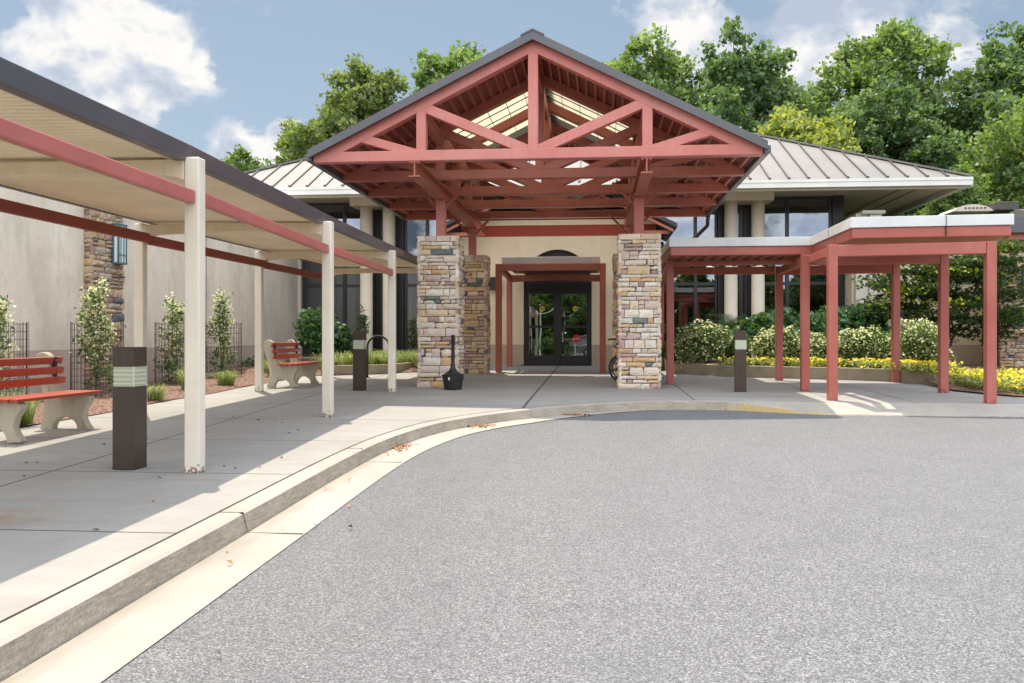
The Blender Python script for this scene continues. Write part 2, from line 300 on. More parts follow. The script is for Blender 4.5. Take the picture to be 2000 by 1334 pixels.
# ------------------------------------------------------------------ geometry helpers
def gz(Y): return .0148*max(-60, min(30, Y))
def wz(Y): return .125+gz(Y)
def az(Y): return -.02+gz(Y)
def tag(o, label=None, cat=None, group=None, kind=None):
    if label: o['label'] = label
    if cat: o['category'] = cat
    if group: o['group'] = group
    if kind: o['kind'] = kind
    return o
def empty(name, loc, label, cat, group=None):
    o = bpy.data.objects.new(name, None); o.empty_display_size = .1; COL.objects.link(o); o.location = loc
    return tag(o, label, cat, group)
def org(o):
    v = Vector((0, 0, 0))
    while o is not None: v += Vector(o.location); o = o.parent
    return v
class MB:
    def __init__(s): s.v = []; s.f = []; s.fa = []
    def add(s, vs, fs, a=None):
        k = len(s.v); s.v += [tuple(v) for v in vs]; s.f += [tuple(i+k for i in f) for f in fs]; s.fa += [a]*len(fs); return s
    def box(s, x0, x1, y0, y1, z0, z1, a=None):
        v = [(x, y, z) for x in (x0, x1) for y in (y0, y1) for z in (z0, z1)]
        return s.add(v, [(0, 1, 3, 2), (4, 6, 7, 5), (0, 4, 5, 1), (2, 3, 7, 6), (0, 2, 6, 4), (1, 5, 7, 3)], a)
    def beam(s, p0, p1, w, h, up=(0, 0, 1)):
        p0 = Vector(p0); p1 = Vector(p1); d = (p1-p0).normalized(); sd = d.cross(Vector(up)).normalized(); u = sd.cross(d)
        v = [p+sd*(a*w/2)+u*(b*h/2) for p in (p0, p1) for a in (-1, 1) for b in (-1, 1)]
        return s.add(v, [(0, 1, 3, 2), (4, 6, 7, 5), (0, 4, 5, 1), (2, 3, 7, 6), (0, 2, 6, 4), (1, 5, 7, 3)])
    def cyl(s, p0, p1, r0, r1=None, n=12, caps=True):
        r1 = r0 if r1 is None else r1
        p0 = Vector(p0); p1 = Vector(p1); d = (p1-p0).normalized(); a = d.orthogonal().normalized(); b = d.cross(a); k = []
        for p, r in ((p0, r0), (p1, r1)):
            for i in range(n): an = 2*math.pi*i/n; k.append(p+a*(r*math.cos(an))+b*(r*math.sin(an)))
        fs = [(i, (i+1) % n, n+(i+1) % n, n+i) for i in range(n)]
        if caps: fs += [tuple(range(n))[::-1], tuple(range(n, 2*n))]
        return s.add(k, fs)
    def tube(s, pts, r, n=8):
        for a, b in zip(pts, pts[1:]): s.cyl(a, b, r if not isinstance(r, list) else r[0], None, n)
        return s
    def lathe(s, c, prof, n=24):
        k = []
        for (r, z) in prof:
            for i in range(n): an = 2*math.pi*i/n; k.append((c[0]+r*math.cos(an), c[1]+r*math.sin(an), c[2]+z))
        fs = [(j*n+i, j*n+(i+1) % n, (j+1)*n+(i+1) % n, (j+1)*n+i) for j in range(len(prof)-1) for i in range(n)]
        return s.add(k, fs)
    def prism(s, poly, a0, a1, axis='y'):
        n = len(poly)
        def P(p, a): return (p[0], a, p[1]) if axis == 'y' else (a, p[0], p[1]) if axis == 'x' else (p[0], p[1], a)
        v = [P(p, a0) for p in poly]+[P(p, a1) for p in poly]
        return s.add(v, [tuple(range(n)), tuple(range(n, 2*n))[::-1]]+[(i, i+n, (i+1) % n+n, (i+1) % n) for i in range(n)])
    def build(s, name, m, parent=None, bevel=0, smooth=False, local=False, recalc=True):
        me = bpy.data.meshes.new(name); o = bpy.data.objects.new(name, me)
        off = Vector((0, 0, 0)) if (parent is None or local) else org(parent)
        me.from_pydata([(v[0]-off.x, v[1]-off.y, v[2]-off.z) for v in s.v], [], s.f)
        if recalc:
            import bmesh
            bm = bmesh.new(); bm.from_mesh(me); bmesh.ops.recalc_face_normals(bm, faces=bm.faces); bm.to_mesh(me); bm.free()
        me.materials.append(MATS[m] if isinstance(m, str) else m)
        if any(a is not None for a in s.fa):
            at = me.attributes.new('stone_col', 'FLOAT_COLOR', 'FACE'); fl = []
            for a in s.fa: fl += [*(a or (.3, .28, .25)), 1]
            at.data.foreach_set('color', fl)
        if smooth: me.polygons.foreach_set('use_smooth', [True]*len(me.polygons))
        COL.objects.link(o)
        if parent is not None: o.parent = parent
        if bevel:
            b = o.modifiers.new('edge', 'BEVEL'); b.width = bevel; b.segments = 2; b.limit_method = 'ANGLE'; b.angle_limit = R(40)
        return o
def copy_tree(o, parent=None):
    c = o.copy(); COL.objects.link(c); c.parent = parent
    for ch in list(o.children): copy_tree(ch, c)
    return c
def leaves(name, P, size, m, parent=None, tint=None, up=.3, aspect=.55, origin=(0, 0, 0), local=False, fold=0):
    """many small leaf-shaped faces at the points P"""
    n = len(P); P = np.asarray(P, float)
    nr = RNG.normal(size=(n, 3)); nr[:, 2] += up*2; nr /= np.linalg.norm(nr, axis=1)[:, None]
    tt = np.cross(nr, RNG.normal(size=(n, 3))); tt /= np.linalg.norm(tt, axis=1)[:, None]; bb = np.cross(nr, tt)
    sz = size*(.6+.8*RNG.random(n))[:, None]
    V = np.empty((n, 4, 3)); V[:, 0] = P-tt*sz; V[:, 1] = P+bb*sz*aspect-tt*sz*.1; V[:, 2] = P+tt*sz; V[:, 3] = P-bb*sz*aspect-tt*sz*.1
    V[:, 2] -= nr*sz*.35; V[:, 0] -= nr*sz*.15
    if parent is not None and not local: V -= np.array(org(parent))
    me = bpy.data.meshes.new(name); me.vertices.add(n*4); me.vertices.foreach_set('co', V.ravel())
    me.loops.add(n*4); me.loops.foreach_set('vertex_index', np.arange(n*4)); me.polygons.add(n)
    me.polygons.foreach_set('loop_start', np.arange(n)*4); me.update()
    at = me.attributes.new('tint', 'FLOAT', 'FACE'); tint = RNG.random(n) if tint is None else np.clip(tint, 0, 1)
    at.data.foreach_set('value', tint.astype(np.float32))
    me.materials.append(MATS[m]); o = bpy.data.objects.new(name, me); COL.objects.link(o)
    if parent is not None: o.parent = parent
    return o
def blades(name, bases, length, width, m, parent=None, spread=.8, per=40, stuff=False):
    """arching grass blades round each base point"""
    V = []; F = []; T = []; off = np.array(org(parent)) if parent is not None else np.zeros(3)
    for bs in bases:
        for i in range(per):
            a = RNG.random()*6.283; L = length*(.6+.6*RNG.random()); sp = spread*(.3+.9*RNG.random()); w_ = width*(.6+.6*RNG.random())
            dx, dy = math.cos(a), math.sin(a); b0 = np.array(bs)+np.array([dx, dy, 0])*RNG.random()*.07-off
            side = np.array([-dy, dx, 0])*w_; k = len(V)
            for q, (rr, hh) in enumerate(((0, 0), (.28, .62), (.65, .92), (1.0, .78))):
                p = b0+np.array([dx*rr*sp*L, dy*rr*sp*L, hh*L*(1-.35*sp)]); ww = side*(1-.3*q if q < 3 else .08)
                V += [tuple(p-ww), tuple(p+ww)]
            tn = RNG.random()
            for q in range(3): F.append((k+2*q, k+2*q+1, k+2*q+3, k+2*q+2)); T.append(tn)
    me = bpy.data.meshes.new(name); me.from_pydata(V, [], F); at = me.attributes.new('tint', 'FLOAT', 'FACE'); at.data.foreach_set('value', T)
    me.materials.append(MATS[m]); o = bpy.data.objects.new(name, me); COL.objects.link(o)
    if parent is not None: o.parent = parent
    return o

# ================================================================== THE GROUND
g = MB()
ys = [-400, -60, -30, 0, 30, 60, 400]
for y in ys: g.v += [(-400, y, -.12+gz(y)), (400, y, -.12+gz(y))]
for i in range(len(ys)-1): g.f.append((2*i, 2*i+1, 2*i+3, 2*i+2)); g.fa.append(None)
tag(g.build('ground', 'grass_ground'), kind='structure')
g = MB()
ys = [-60, -20, 0, 15.4]
for y in ys: g.v += [(-2.3, y, az(y)), (40, y, az(y))]
for i in range(3): g.f.append((2*i, 2*i+1, 2*i+3, 2*i+2)); g.fa.append(None)
tag(g.build('road', 'asphalt'), kind='structure')
# kerb outer line (top edge) then inner and gutter lines
def catmull(P, n=8):
    P = [Vector((*p, 0)) for p in P]; out = []
    for i in range(len(P)-1):
        a = P[max(i-1, 0)]; b = P[i]; c = P[i+1]; d_ = P[min(i+2, len(P)-1)]
        for k in range(n):
            t_ = k/n; out.append(.5*((2*b)+(c-a)*t_+(2*a-5*b+4*c-d_)*t_*t_+(3*b-a-3*c+d_)*t_**3))
    out.append(P[-1]); return out
K = catmull([(-2.36, -14), (-2.36, 0), (-2.36, 5), (-2.36, 8.6), (-2.22, 10.4), (-1.88, 11.75), (-1.2, 12.95), (-.36, 13.9), (.4, 14.5), (1.16, 14.85), (2.15, 14.85), (3.0, 14.45), (3.6, 14.2), (4.6, 14.12), (7, 14.12), (16, 14.12)], 8)
def lerp(a, b, t_): return a+(b-a)*max(0, min(1, t_))
rows = []
for i, p in enumerate(K):
    d_ = (K[min(i+1, len(K)-1)]-K[max(i-1, 0)]).normalized(); n_ = Vector((-d_.y, d_.x, 0))
    drop = lerp(0, 1, (p.x-2.2)/1.4)
    kh = lerp(.145, .018, drop); kw = lerp(.17, .62, drop)
    gw = lerp(.42, .0, (p.x+1.2)/2.6) if p.x > -1.2 else .42
    if p.y < 9: gw = .42
    rows.append((p, n_, kh, kw, gw))
top = MB(); face = MB(); yel = MB(); gut = MB(); inner = []
prev = None
for (p, n_, kh, kw, gw) in rows:
    q = p+n_*kw; inner.append((q.x, q.y))
    zi = wz(q.y); zt = az(p.y)+kh; zb = az(p.y)-.03
    o1 = p-n_*.035
    T = [(q.x, q.y, zi-.001), (p.x+n_.x*.03, p.y+n_.y*.03, zt+(zi-zt)*.06), (p.x, p.y, zt-.012 if kh > .05 else zt)]
    Fc = [T[2], (o1.x, o1.y, zb)]
    Gt = [(o1.x, o1.y, az(o1.y)+.012), (p.x-n_.x*max(gw, .02), p.y-n_.y*max(gw, .02), az(p.y)+.006)]
    cur = (T, Fc, Gt)
    if prev:
        for A_, B_, M_ in ((prev[0], cur[0], top), (prev[1], cur[1], None), (prev[2], cur[2], gut)):
            if M_ is None: M_ = yel if 2.2 < p.x < 3.9 else face
            if M_ is gut and gw < .03: continue
            for k_ in range(len(A_)-1): M_.add([A_[k_], A_[k_+1], B_[k_+1], B_[k_]], [(0, 1, 2, 3)])
    prev = cur
kt = tag(top.build('kerb', 'kerb'), kind='structure')
face.build('kerb_face', 'kerb_face', kt); yel.build('painted_kerb_face', 'kerb_yellow', kt)
tag(gut.build('gutter_strip', 'gutter'), kind='structure')
# cross joints of the kerb and gutter
jm = MB()
for Yj in (-.6, 2.6, 5.85, 8.95):
    jm.box(-2.53, -2.36, Yj-.004, Yj+.004, wz(Yj)-.03, wz(Yj)+.002); jm.box(-2.33, -1.95, Yj-.003, Yj+.003, az(Yj)-.02, az(Yj)+.0125)
    jm.add([(-2.361, Yj-.004, az(Yj)+.13), (-2.361, Yj+.004, az(Yj)+.13), (-2.322, Yj+.004, az(Yj)), (-2.322, Yj-.004, az(Yj))], [(0, 1, 2, 3)])
jm.build('expansion_joint', 'black_frame', kt)
pm = MB()
poly = [(x, y) for x, y in inner]+[(16, 27.3), (-7.0, 27.3), (-7.0, -14)]
pm.add([(x, y, wz(y)) for x, y in poly], [tuple(range(len(poly)))])
import bmesh
me = bpy.data.meshes.new('pavement'); bm = bmesh.new(); bv = [bm.verts.new(v) for v in pm.v]
bmesh.ops.contextual_create(bm, geom=bv) if False else None
ed = [bm.edges.new((bv[i], bv[(i+1) % len(bv)])) for i in range(len(bv))]
bmesh.ops.triangle_fill(bm, edges=ed, use_beauty=True); bmesh.ops.recalc_face_normals(bm, faces=bm.faces)
if bm.faces and sum(f.normal.z for f in bm.faces) < 0: bmesh.ops.reverse_faces(bm, faces=bm.faces)
bm.to_mesh(me); bm.free(); me.materials.append(MATS['pavement']); po = bpy.data.objects.new('pavement', me); COL.objects.link(po); tag(po, kind='structure')
# joint between kerb and slab
jl = MB()
for i in range(len(inner)-1):
    a_, b_ = Vector((*inner[i], 0)), Vector((*inner[i+1], 0))
    if a_.x > 1.6: break
    n_ = (b_-a_).normalized(); n_ = Vector((-n_.y, n_.x, 0))*.006
    jl.add([(a_.x-n_.x, a_.y-n_.y, wz(a_.y)+.003), (b_.x-n_.x, b_.y-n_.y, wz(b_.y)+.003), (b_.x+n_.x, b_.y+n_.y, wz(b_.y)+.003), (a_.x+n_.x, a_.y+n_.y, wz(a_.y)+.003)], [(0, 1, 2, 3)])
jl.build('slab_joint', 'black_frame', kt)
# mulch bed along the stucco wall
def sheet(name, xs, ys_, zf, m):
    s = MB(); nx = len(xs)
    for y in ys_:
        for x in xs: s.v.append((x, y, zf(x, y)))
    for j in range(len(ys_)-1):
        for i in range(nx-1): s.f.append((j*nx+i, j*nx+i+1, (j+1)*nx+i+1, (j+1)*nx+i)); s.fa.append(None)
    return tag(s.build(name, m, smooth=True), kind='structure')
def edge_l(y): return -7.0 if y < 20 else -7.0+(y-20)*.45
s = MB(); N1, N2 = 14, 110
for j in range(N2+1):
    y = 3+25.2*j/N2
    xe = -6.98+.05*math.sin(y*1.7) if y < 21.3 else -6.4+min(2.2, max(0, (y-21.3))*1.1)
    for i in range(N1+1):
        x = -9.5+(xe+9.5)*i/N1; e = min(1, (N1-i)/2)
        s.v.append((x, y, wz(y)+.012+e*(.03+.035*mnoise.noise((x*2, y*2, 0))) + (.10*e if y > 21.5 else 0)))
for j in range(N2):
    for i in range(N1): a_ = j*(N1+1)+i; s.f.append((a_, a_+1, a_+N1+2, a_+N1+1)); s.fa.append(None)
tag(s.build('mulch_bed', 'mulch', smooth=True), kind='structure')
# planter bed soil and its low concrete kerb
PR = [(1.85, 24.2), (1.95, 23.2), (2.5, 22.3), (3.2, 21.55), (4.2, 21.05), (5.2, 20.65), (6.1, 20.2), (6.7, 19.4), (6.85, 18.6)]
PRc = catmull(PR, 6)
def lowwall(name, path, w_, h_, parent=None, taper=0):
    s = MB(); prev = None; n = len(path)
    for i, p in enumerate(path):
        d_ = (path[min(i+1, n-1)]-path[max(i-1, 0)]).normalized(); n_ = Vector((-d_.y, d_.x, 0)); q = p+n_*w_
        hh = h_*(1 if not taper or i < n-taper else max(.12, (n-i)/taper))
        cur = [(p.x, p.y, wz(p.y)-.05), (p.x, p.y, wz(p.y)+hh), (q.x, q.y, wz(q.y)+hh), (q.x, q.y, wz(q.y)-.05)]
        if prev: s.add(prev+cur, [(0, 1, 5, 4), (1, 2, 6, 5), (2, 3, 7, 6)])
        else: s.add(cur, [(0, 1, 2, 3)])
        prev = cur
    s.add(prev, [(3, 2, 1, 0)]); return s.build(name, 'planter_concrete', parent, bevel=.012)
tag(lowwall('planter_kerb', PRc, .18, .27, taper=5), 'long curved low concrete planter kerb holding the flowers on the right of the entrance', 'kerb')
PL = catmull([(-6.55, 21.4), (-5.9, 21.75), (-5.3, 22.1), (-4.9, 23.0), (-4.7, 24.2)], 6)
tag(lowwall('planter_kerb', PL, .16, .24), 'short mossy low concrete planter kerb on the left, behind the second bollard and bench', 'kerb')
s = MB(); pts = [(p.x, p.y) for p in PRc]+[(6.6, 17.3), (6.9, 16.4), (7.4, 15.6), (8.5, 14.9), (12.5, 14.6), (12.5, 27.2), (1.85, 27.2)]
cx_ = (7, 22)
for i in range(len(pts)):
    a_, b_ = pts[i], pts[(i+1) % len(pts)]
    def hz(p): return wz(p[1])+(.2 if p[1] > 18.8 and p[0] < 7.2 else .03)
    s.add([(a_[0], a_[1]+.02, hz(a_)), (b_[0], b_[1]+.02, hz(b_)), (*cx_, wz(22)+.24)], [(0, 1, 2)])
tag(s.build('planter_soil', 'mulch'), kind='structure')

# ================================================================== STONE
PAL = [(.84, .74, .58), (.82, .70, .50), (.80, .62, .40), (.86, .78, .66), (.78, .66, .60), (.76, .66, .52), (.80, .70, .57), (.74, .60, .42), (.78, .72, .62), (.72, .62, .52), (.74, .64, .50), (.78, .68, .55), (.84, .76, .64), (.74, .60, .44), (.72, .50, .28), (.76, .55, .30), (.62, .43, .38), (.70, .52, .46), (.80, .62, .55), (.50, .34, .31), (.20, .24, .235), (.86, .80, .70), (.78, .66, .50), (.82, .72, .58), (.88, .82, .72)]
PAL_SHADE = [(.66, .48, .28), (.70, .54, .36), (.60, .42, .26), (.72, .56, .34), (.64, .50, .38), (.56, .38, .30), (.50, .34, .28), (.16, .18, .18), (.74, .60, .44), (.66, .44, .22), (.68, .54, .40)]  # browner stones: warm shade of the back pillars put into the colour
def stones(s, org_, u, n, W, z0, z1, rs, depth=.05, cols=PAL, inset=0):
    """random ashlar on one vertical face; org_ lower-left corner, u along, n outward"""
    z = z0; u = Vector(u); n = Vector(n); o = Vector(org_); up = Vector((0, 0, 1))
    while z < z1-.03:
        h = rs.choice([.075, .095, .115, .14, .17]); h = min(h, z1-z)
        if z1-(z+h) < .05: h = z1-z
        x = -rs.uniform(0, .02)
        while x < W-.01:
            w_ = rs.choice([.12, .17, .22, .28, .36, .44]); w_ = min(w_, W+rs.uniform(0, .02)-x)
            if W-(x+w_) < .08: w_ = W+rs.uniform(-.005, .02)-x
            parts = [(z, h)]
            if h > .13 and rs.random() < .4: k = h*rs.uniform(.4, .6); parts = [(z, k), (z+k, h-k)]
            for (zz_, hh) in parts:
                c = rs.choice(cols); k = rs.uniform(.86, 1.1); c = tuple(min(.92, v*k) for v in c)
                g_ = .0055; x0, x1, y0, y1 = x+g_, x+w_-g_, zz_+g_, zz_+hh-g_
                if x1-x0 < .02 or y1-y0 < .02: continue
                dp = depth*rs.uniform(.35, 1.15); nu, nv = max(2, int((x1-x0)/.06)), 3; vs = []; fs = []
                for j in range(nv+1):
                    for i in range(nu+1):
                        e = (i in (0, nu)) or (j in (0, nv))
                        px = x0+(x1-x0)*i/nu+(rs.uniform(-.003, .003)); pz = y0+(y1-y0)*j/nv+rs.uniform(-.004, .004)
                        dd_ = dp-(.022 if e else 0)+rs.uniform(-.009, .009)
                        vs.append(o+u*px+up*(pz-o.z)+n*dd_)
                k0 = len(vs); ring = [(i, 0) for i in range(nu+1)]+[(nu, j) for j in range(1, nv+1)]+[(i, nv) for i in range(nu-1, -1, -1)]+[(0, j) for j in range(nv-1, 0, -1)]
                idx = [j*(nu+1)+i for i, j in ring]
                for q in idx: vs.append(vs[q]-n*(dp+.005)+(Vector((0, 0, 0))))
                for j in range(nv):
                    for i in range(nu): a_ = j*(nu+1)+i; fs.append((a_, a_+1, a_+nu+2, a_+nu+1))
                L = len(idx)
                for q in range(L): fs.append((idx[q], k0+q, k0+(q+1) % L, idx[(q+1) % L]))
                s.add(vs, fs, c)
            x += w_
        z += h
def pillar(parent, x0, x1, y0, y1, z0, z1, seed, cols=PAL, name='stone_pillar'):
    rs = random.Random(seed); s = MB(); i_ = .045
    s.box(x0+i_, x1-i_, y0+i_, y1-i_, z0-.02, z1-.03, (.10, .08, .065))
    stones(s, (x0+i_*.4, y0+i_, z0), (1, 0, 0), (0, -1, 0), x1-x0-i_*.8, z0, z1, rs, cols=cols)
    stones(s, (x1-i_, y0+i_*.4, z0), (0, 1, 0), (1, 0, 0), y1-y0-i_*.8, z0, z1, rs, cols=cols)
    stones(s, (x0+i_, y1-i_*.4, z0), (0, -1, 0), (-1, 0, 0), y1-y0-i_*.8, z0, z1, rs, cols=cols)
    stones(s, (x1-i_*.4, y1-i_, z0), (-1, 0, 0), (0, 1, 0), x1-x0-i_*.8, z0, z1, rs, cols=cols)
    s.box(x0+i_, x1-i_, y0+i_, y1-i_, z1-.03, z1-.002, (.60, .52, .42))
    return s.build(name, 'stone', parent, recalc=True)

# ================================================================== ENTRANCE PORTICO
CX = -1.05; TY = [15.3, 17.15, 19.1, 21.0, 22.9]; ZB = 4.42; HW = 3.835
por = empty('entrance_portico', (CX, 17.9, wz(17.9)), 'large gabled red steel truss portico on stone pillars over the entrance', 'portico')
EZ = 4.53; AP = 6.44; sl = (AP-EZ)/HW
def ztop(x): return AP-abs(x)*sl
tr0 = None
for ti, Y in enumerate(TY):
    hw = .10
    tm = 'red_steel' if ti == 0 else 'rust_red_steel'
    o = MB().prism([(CX-HW, ZB+.01), (CX-HW, EZ), (CX, AP), (CX+HW, EZ), (CX+HW, ZB+.01), (CX+HW-.2, ZB+.01), (CX, AP-.2), (CX-HW+.2, ZB+.01)], Y-hw+.002, Y+hw-.002).build('roof_truss', tm, por, bevel=.012)
    MB().box(CX-HW, CX+HW, Y-hw, Y+hw, ZB, ZB+.185).build('bottom_chord', tm, o, bevel=.014)
    MB().box(CX-.085, CX+.085, Y-hw+.006, Y+hw-.006, ZB+.1, AP-.1).build('king_post', tm, o, bevel=.01)
    for sgn in (-1, 1):
        MB().box(CX+sgn*1.93-.085, CX+sgn*1.93+.085, Y-hw+.006, Y+hw-.006, ZB+.1, ztop(1.93)-.08).build('web_post', tm, o, bevel=.01)
        MB().beam((CX+sgn*1.86, Y, ztop(1.9)-.16), (CX+sgn*.1, Y, ZB+.16), 2*hw-.02, .17, (0, 0, 1)).build('diagonal', tm, o, bevel=.01)
        MB().beam((CX+sgn*2.98, Y, ztop(2.98)-.12), (CX+sgn*1.98, Y, ZB+.12), 2*hw-.022, .15, (0, 0, 1)).build('diagonal', tm, o, bevel=.01)
# purlins between trusses at the ridge and at the web posts
for xx, zz_ in ((0, AP-.30), (-1.93, ztop(1.93)-.26), (1.93, ztop(1.93)-.26)):
    for a_, b_ in zip(TY, TY[1:]):
        MB().box(CX+xx-.06, CX+xx+.06, a_+.1, b_-.1, zz_-.13, zz_+.13).build('purlin', 'rust_red_steel', por, bevel=.008)
# corrugated deck and its skylights
Y0, Y1, SK0, SK1, SKW = 15.12, 23.2, 17.25, 20.95, 1.85
def slope_slab(xa, xb, ya, yb, zo, th, m, name, parent, sgn):
    s = MB(); P = []
    for x in (xa, xb):
        for y in (ya, yb):
            for d_ in (0, th): P.append((CX+sgn*x, y, ztop(x)+zo+d_))
    s.add(P, [(0, 1, 3, 2), (4, 6, 7, 5), (0, 4, 5, 1), (2, 3, 7, 6), (0, 2, 6, 4), (1, 5, 7, 3)]); return s.build(name, m, parent)
rd = MB(); 
for sgn in (-1, 1):
    for (xa, xb, ya, yb) in ((SKW, 3.86, Y0, Y1), (0.0, SKW, Y0, SK0), (0.0, SKW, SK1+1.0, Y1)):
        n_ = 1
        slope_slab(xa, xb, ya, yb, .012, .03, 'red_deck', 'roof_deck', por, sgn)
        rb = MB(); x = xa+.07; ya_ = ya; ya = max(ya, 15.42)
        while x < xb-.02:
            rb.add([(CX+sgn*(x-.028), ya, ztop(x)+.012), (CX+sgn*(x+.028), ya, ztop(x)+.012), (CX+sgn*(x+.018), ya, ztop(x)-.05), (CX+sgn*(x-.018), ya, ztop(x)-.05),
                    (CX+sgn*(x-.028), yb, ztop(x)+.012), (CX+sgn*(x+.028), yb, ztop(x)+.012), (CX+sgn*(x+.018), yb, ztop(x)-.05), (CX+sgn*(x-.018), yb, ztop(x)-.05)],
                   [(0, 1, 2, 3), (4, 7, 6, 5), (0, 4, 5, 1), (1, 5, 6, 2), (2, 6, 7, 3), (3, 7, 4, 0)]); x += .165
        rb.build('deck_rib', 'rust_red_steel', por); ya = ya_
        slope_slab(xa, xb+(.02 if xb > 3 else 0), ya, yb, .045, .05, 'taupe_metal' if ya > 16 else 'bronze_fascia', 'roof_cover', por, sgn)
    sk = slope_slab(.02, SKW, SK0, 20.55, .05, .02, 'skylight', 'skylight', por, sgn)
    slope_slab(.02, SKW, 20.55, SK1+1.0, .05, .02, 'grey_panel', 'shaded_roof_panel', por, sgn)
    mu = MB()
    for k in range(1, 5): x = SKW*k/5; mu.beam((CX+sgn*x, SK0, ztop(x)+.04), (CX+sgn*x, 20.5, ztop(x)+.04), .010, .02)
    for k in range(7): y = SK0+(20.5-SK0)*k/6; mu.beam((CX+sgn*.02, y, ztop(.02)+.035), (CX+sgn*SKW, y, ztop(SKW)+.035), .022 if k == 4 else .010, .02)
    mu.build('glazing_bars', 'bronze_fascia', sk)
    # rake trim and ridge
    MB().prism([(CX+sgn*(HW+.05), ztop(HW+.05)-.03), (CX+sgn*(HW+.05), ztop(HW+.05)+.115), (CX, AP+.115), (CX, AP-.03)], Y0-.06, Y0-.002).build('rake_trim', 'bronze_fascia', por)
    MB().box(*sorted((CX+sgn*(HW+.01), CX+sgn*(HW+.11))), Y0, Y1+.05, ztop(HW+.06)-.06, ztop(HW+.06)+.06).build('eave_gutter', 'bronze_fascia', por, bevel=.01)
MB().prism([(CX-.20, AP-.1+.15), (CX, AP+.15), (CX+.20, AP-.1+.15), (CX+.20, AP-.1+.12), (CX, AP+.118), (CX-.20, AP-.1+.12)], Y0-.075, Y1).build('ridge_cap', 'bronze_fascia', por)
MB().tube([(CX+HW+.08, Y1-.1, 4.47), (CX+HW+.06, Y1-.05, 4.22), (CX+HW-.6, Y1+1.5, 3.55), (CX+HW-.75, Y1+1.9, 3.4)], .05).build('downspout', 'dark_bronze', por, smooth=True)
# carrying beams, steel posts, stone pillars
PX = (-3.10, .87)
seed = 11
for X in PX:
    ib = MB(); y0_, y1_ = 15.22, 24.4
    ib.box(X-.1, X+.1, y0_, y1_, 4.155, 4.173); ib.box(X-.1, X+.1, y0_, y1_, 4.40, 4.418); ib.box(X-.009, X+.009, y0_+.003, y1_-.003, 4.173, 4.40)
    ib.build('carrying_beam', 'rust_red_steel', por)
    for Yp, Zp in ((17.95, 3.40), (22.6, 3.44)):
        p_ = MB().box(X-.095, X+.095, Yp-.095, Yp+.095, Zp-.05, 4.153).build('steel_post', 'red_steel', por, bevel=.01)
        MB().box(X-.13, X+.13, Yp-.13, Yp+.13, 4.135, 4.152).build('cap_plate', 'rust_red_steel', p_)
        for sgn in (-1, 1): MB().beam((X+sgn*.07, Yp, 3.98), (X+sgn*.52, Yp-.02, 4.46), .05, .05).build('knee_brace', 'rust_red_steel', por)
        pillar(por, X-.43, X+.42, Yp-.40, Yp+.42, wz(Yp)-.02, Zp, seed, PAL if Yp < 20 else PAL_SHADE); seed += 1
    for Yt in TY[:5]:
        for sgn in (-1, 1): MB().cyl((X+sgn*.06, Yt-.02, 4.385), (X+sgn*.06, Yt-.02, 4.43), .014, None, 6).build('bolt', 'chrome', por)

# ================================================================== LEFT CANOPY
can = empty('walkway_canopy', (-4.9, 12, wz(12)), 'long cream post walkway canopy with ribbed underside and dark metal fascia on the left', 'canopy')
FR = [(2.9, -3.38, -6.06), (7.41, -3.42, -6.16), (11.95, -3.63, -6.30), (16.40, -3.76, -6.31), (20.9, -3.85, -6.32)]
def cz(Y): return 3.0-.012*(Y-7.4) if False else 2.93+.008*(Y-7.4)
for (Y, xa, xb) in FR:
    zt = cz(Y)
    for x in (xa, xb):
        MB().box(x-.067, x+.067, Y-.067, Y+.067, wz(Y)-.01, zt).build('canopy_post', 'cream_post', can, bevel=.014)
    pf = [(xb+.069, zt-.02), (xa-.069, zt-.02), (xa-.069, zt-.20), (xa-.13, zt-.175), (xa-.24, zt-.155)]
    n_ = 10
    for k in range(n_+1):
        u_ = k/n_; x = lerp(xa-.30, xb+.30, u_); pf.append((x, zt-.15+.02*math.sin(math.pi*u_)))
    pf += [(xb+.24, zt-.155), (xb+.13, zt-.175), (xb+.069, zt-.20)]
    MB().prism(pf, Y-.07, Y+.07).build('cross_beam', 'cream_beam', can, bevel=.006)
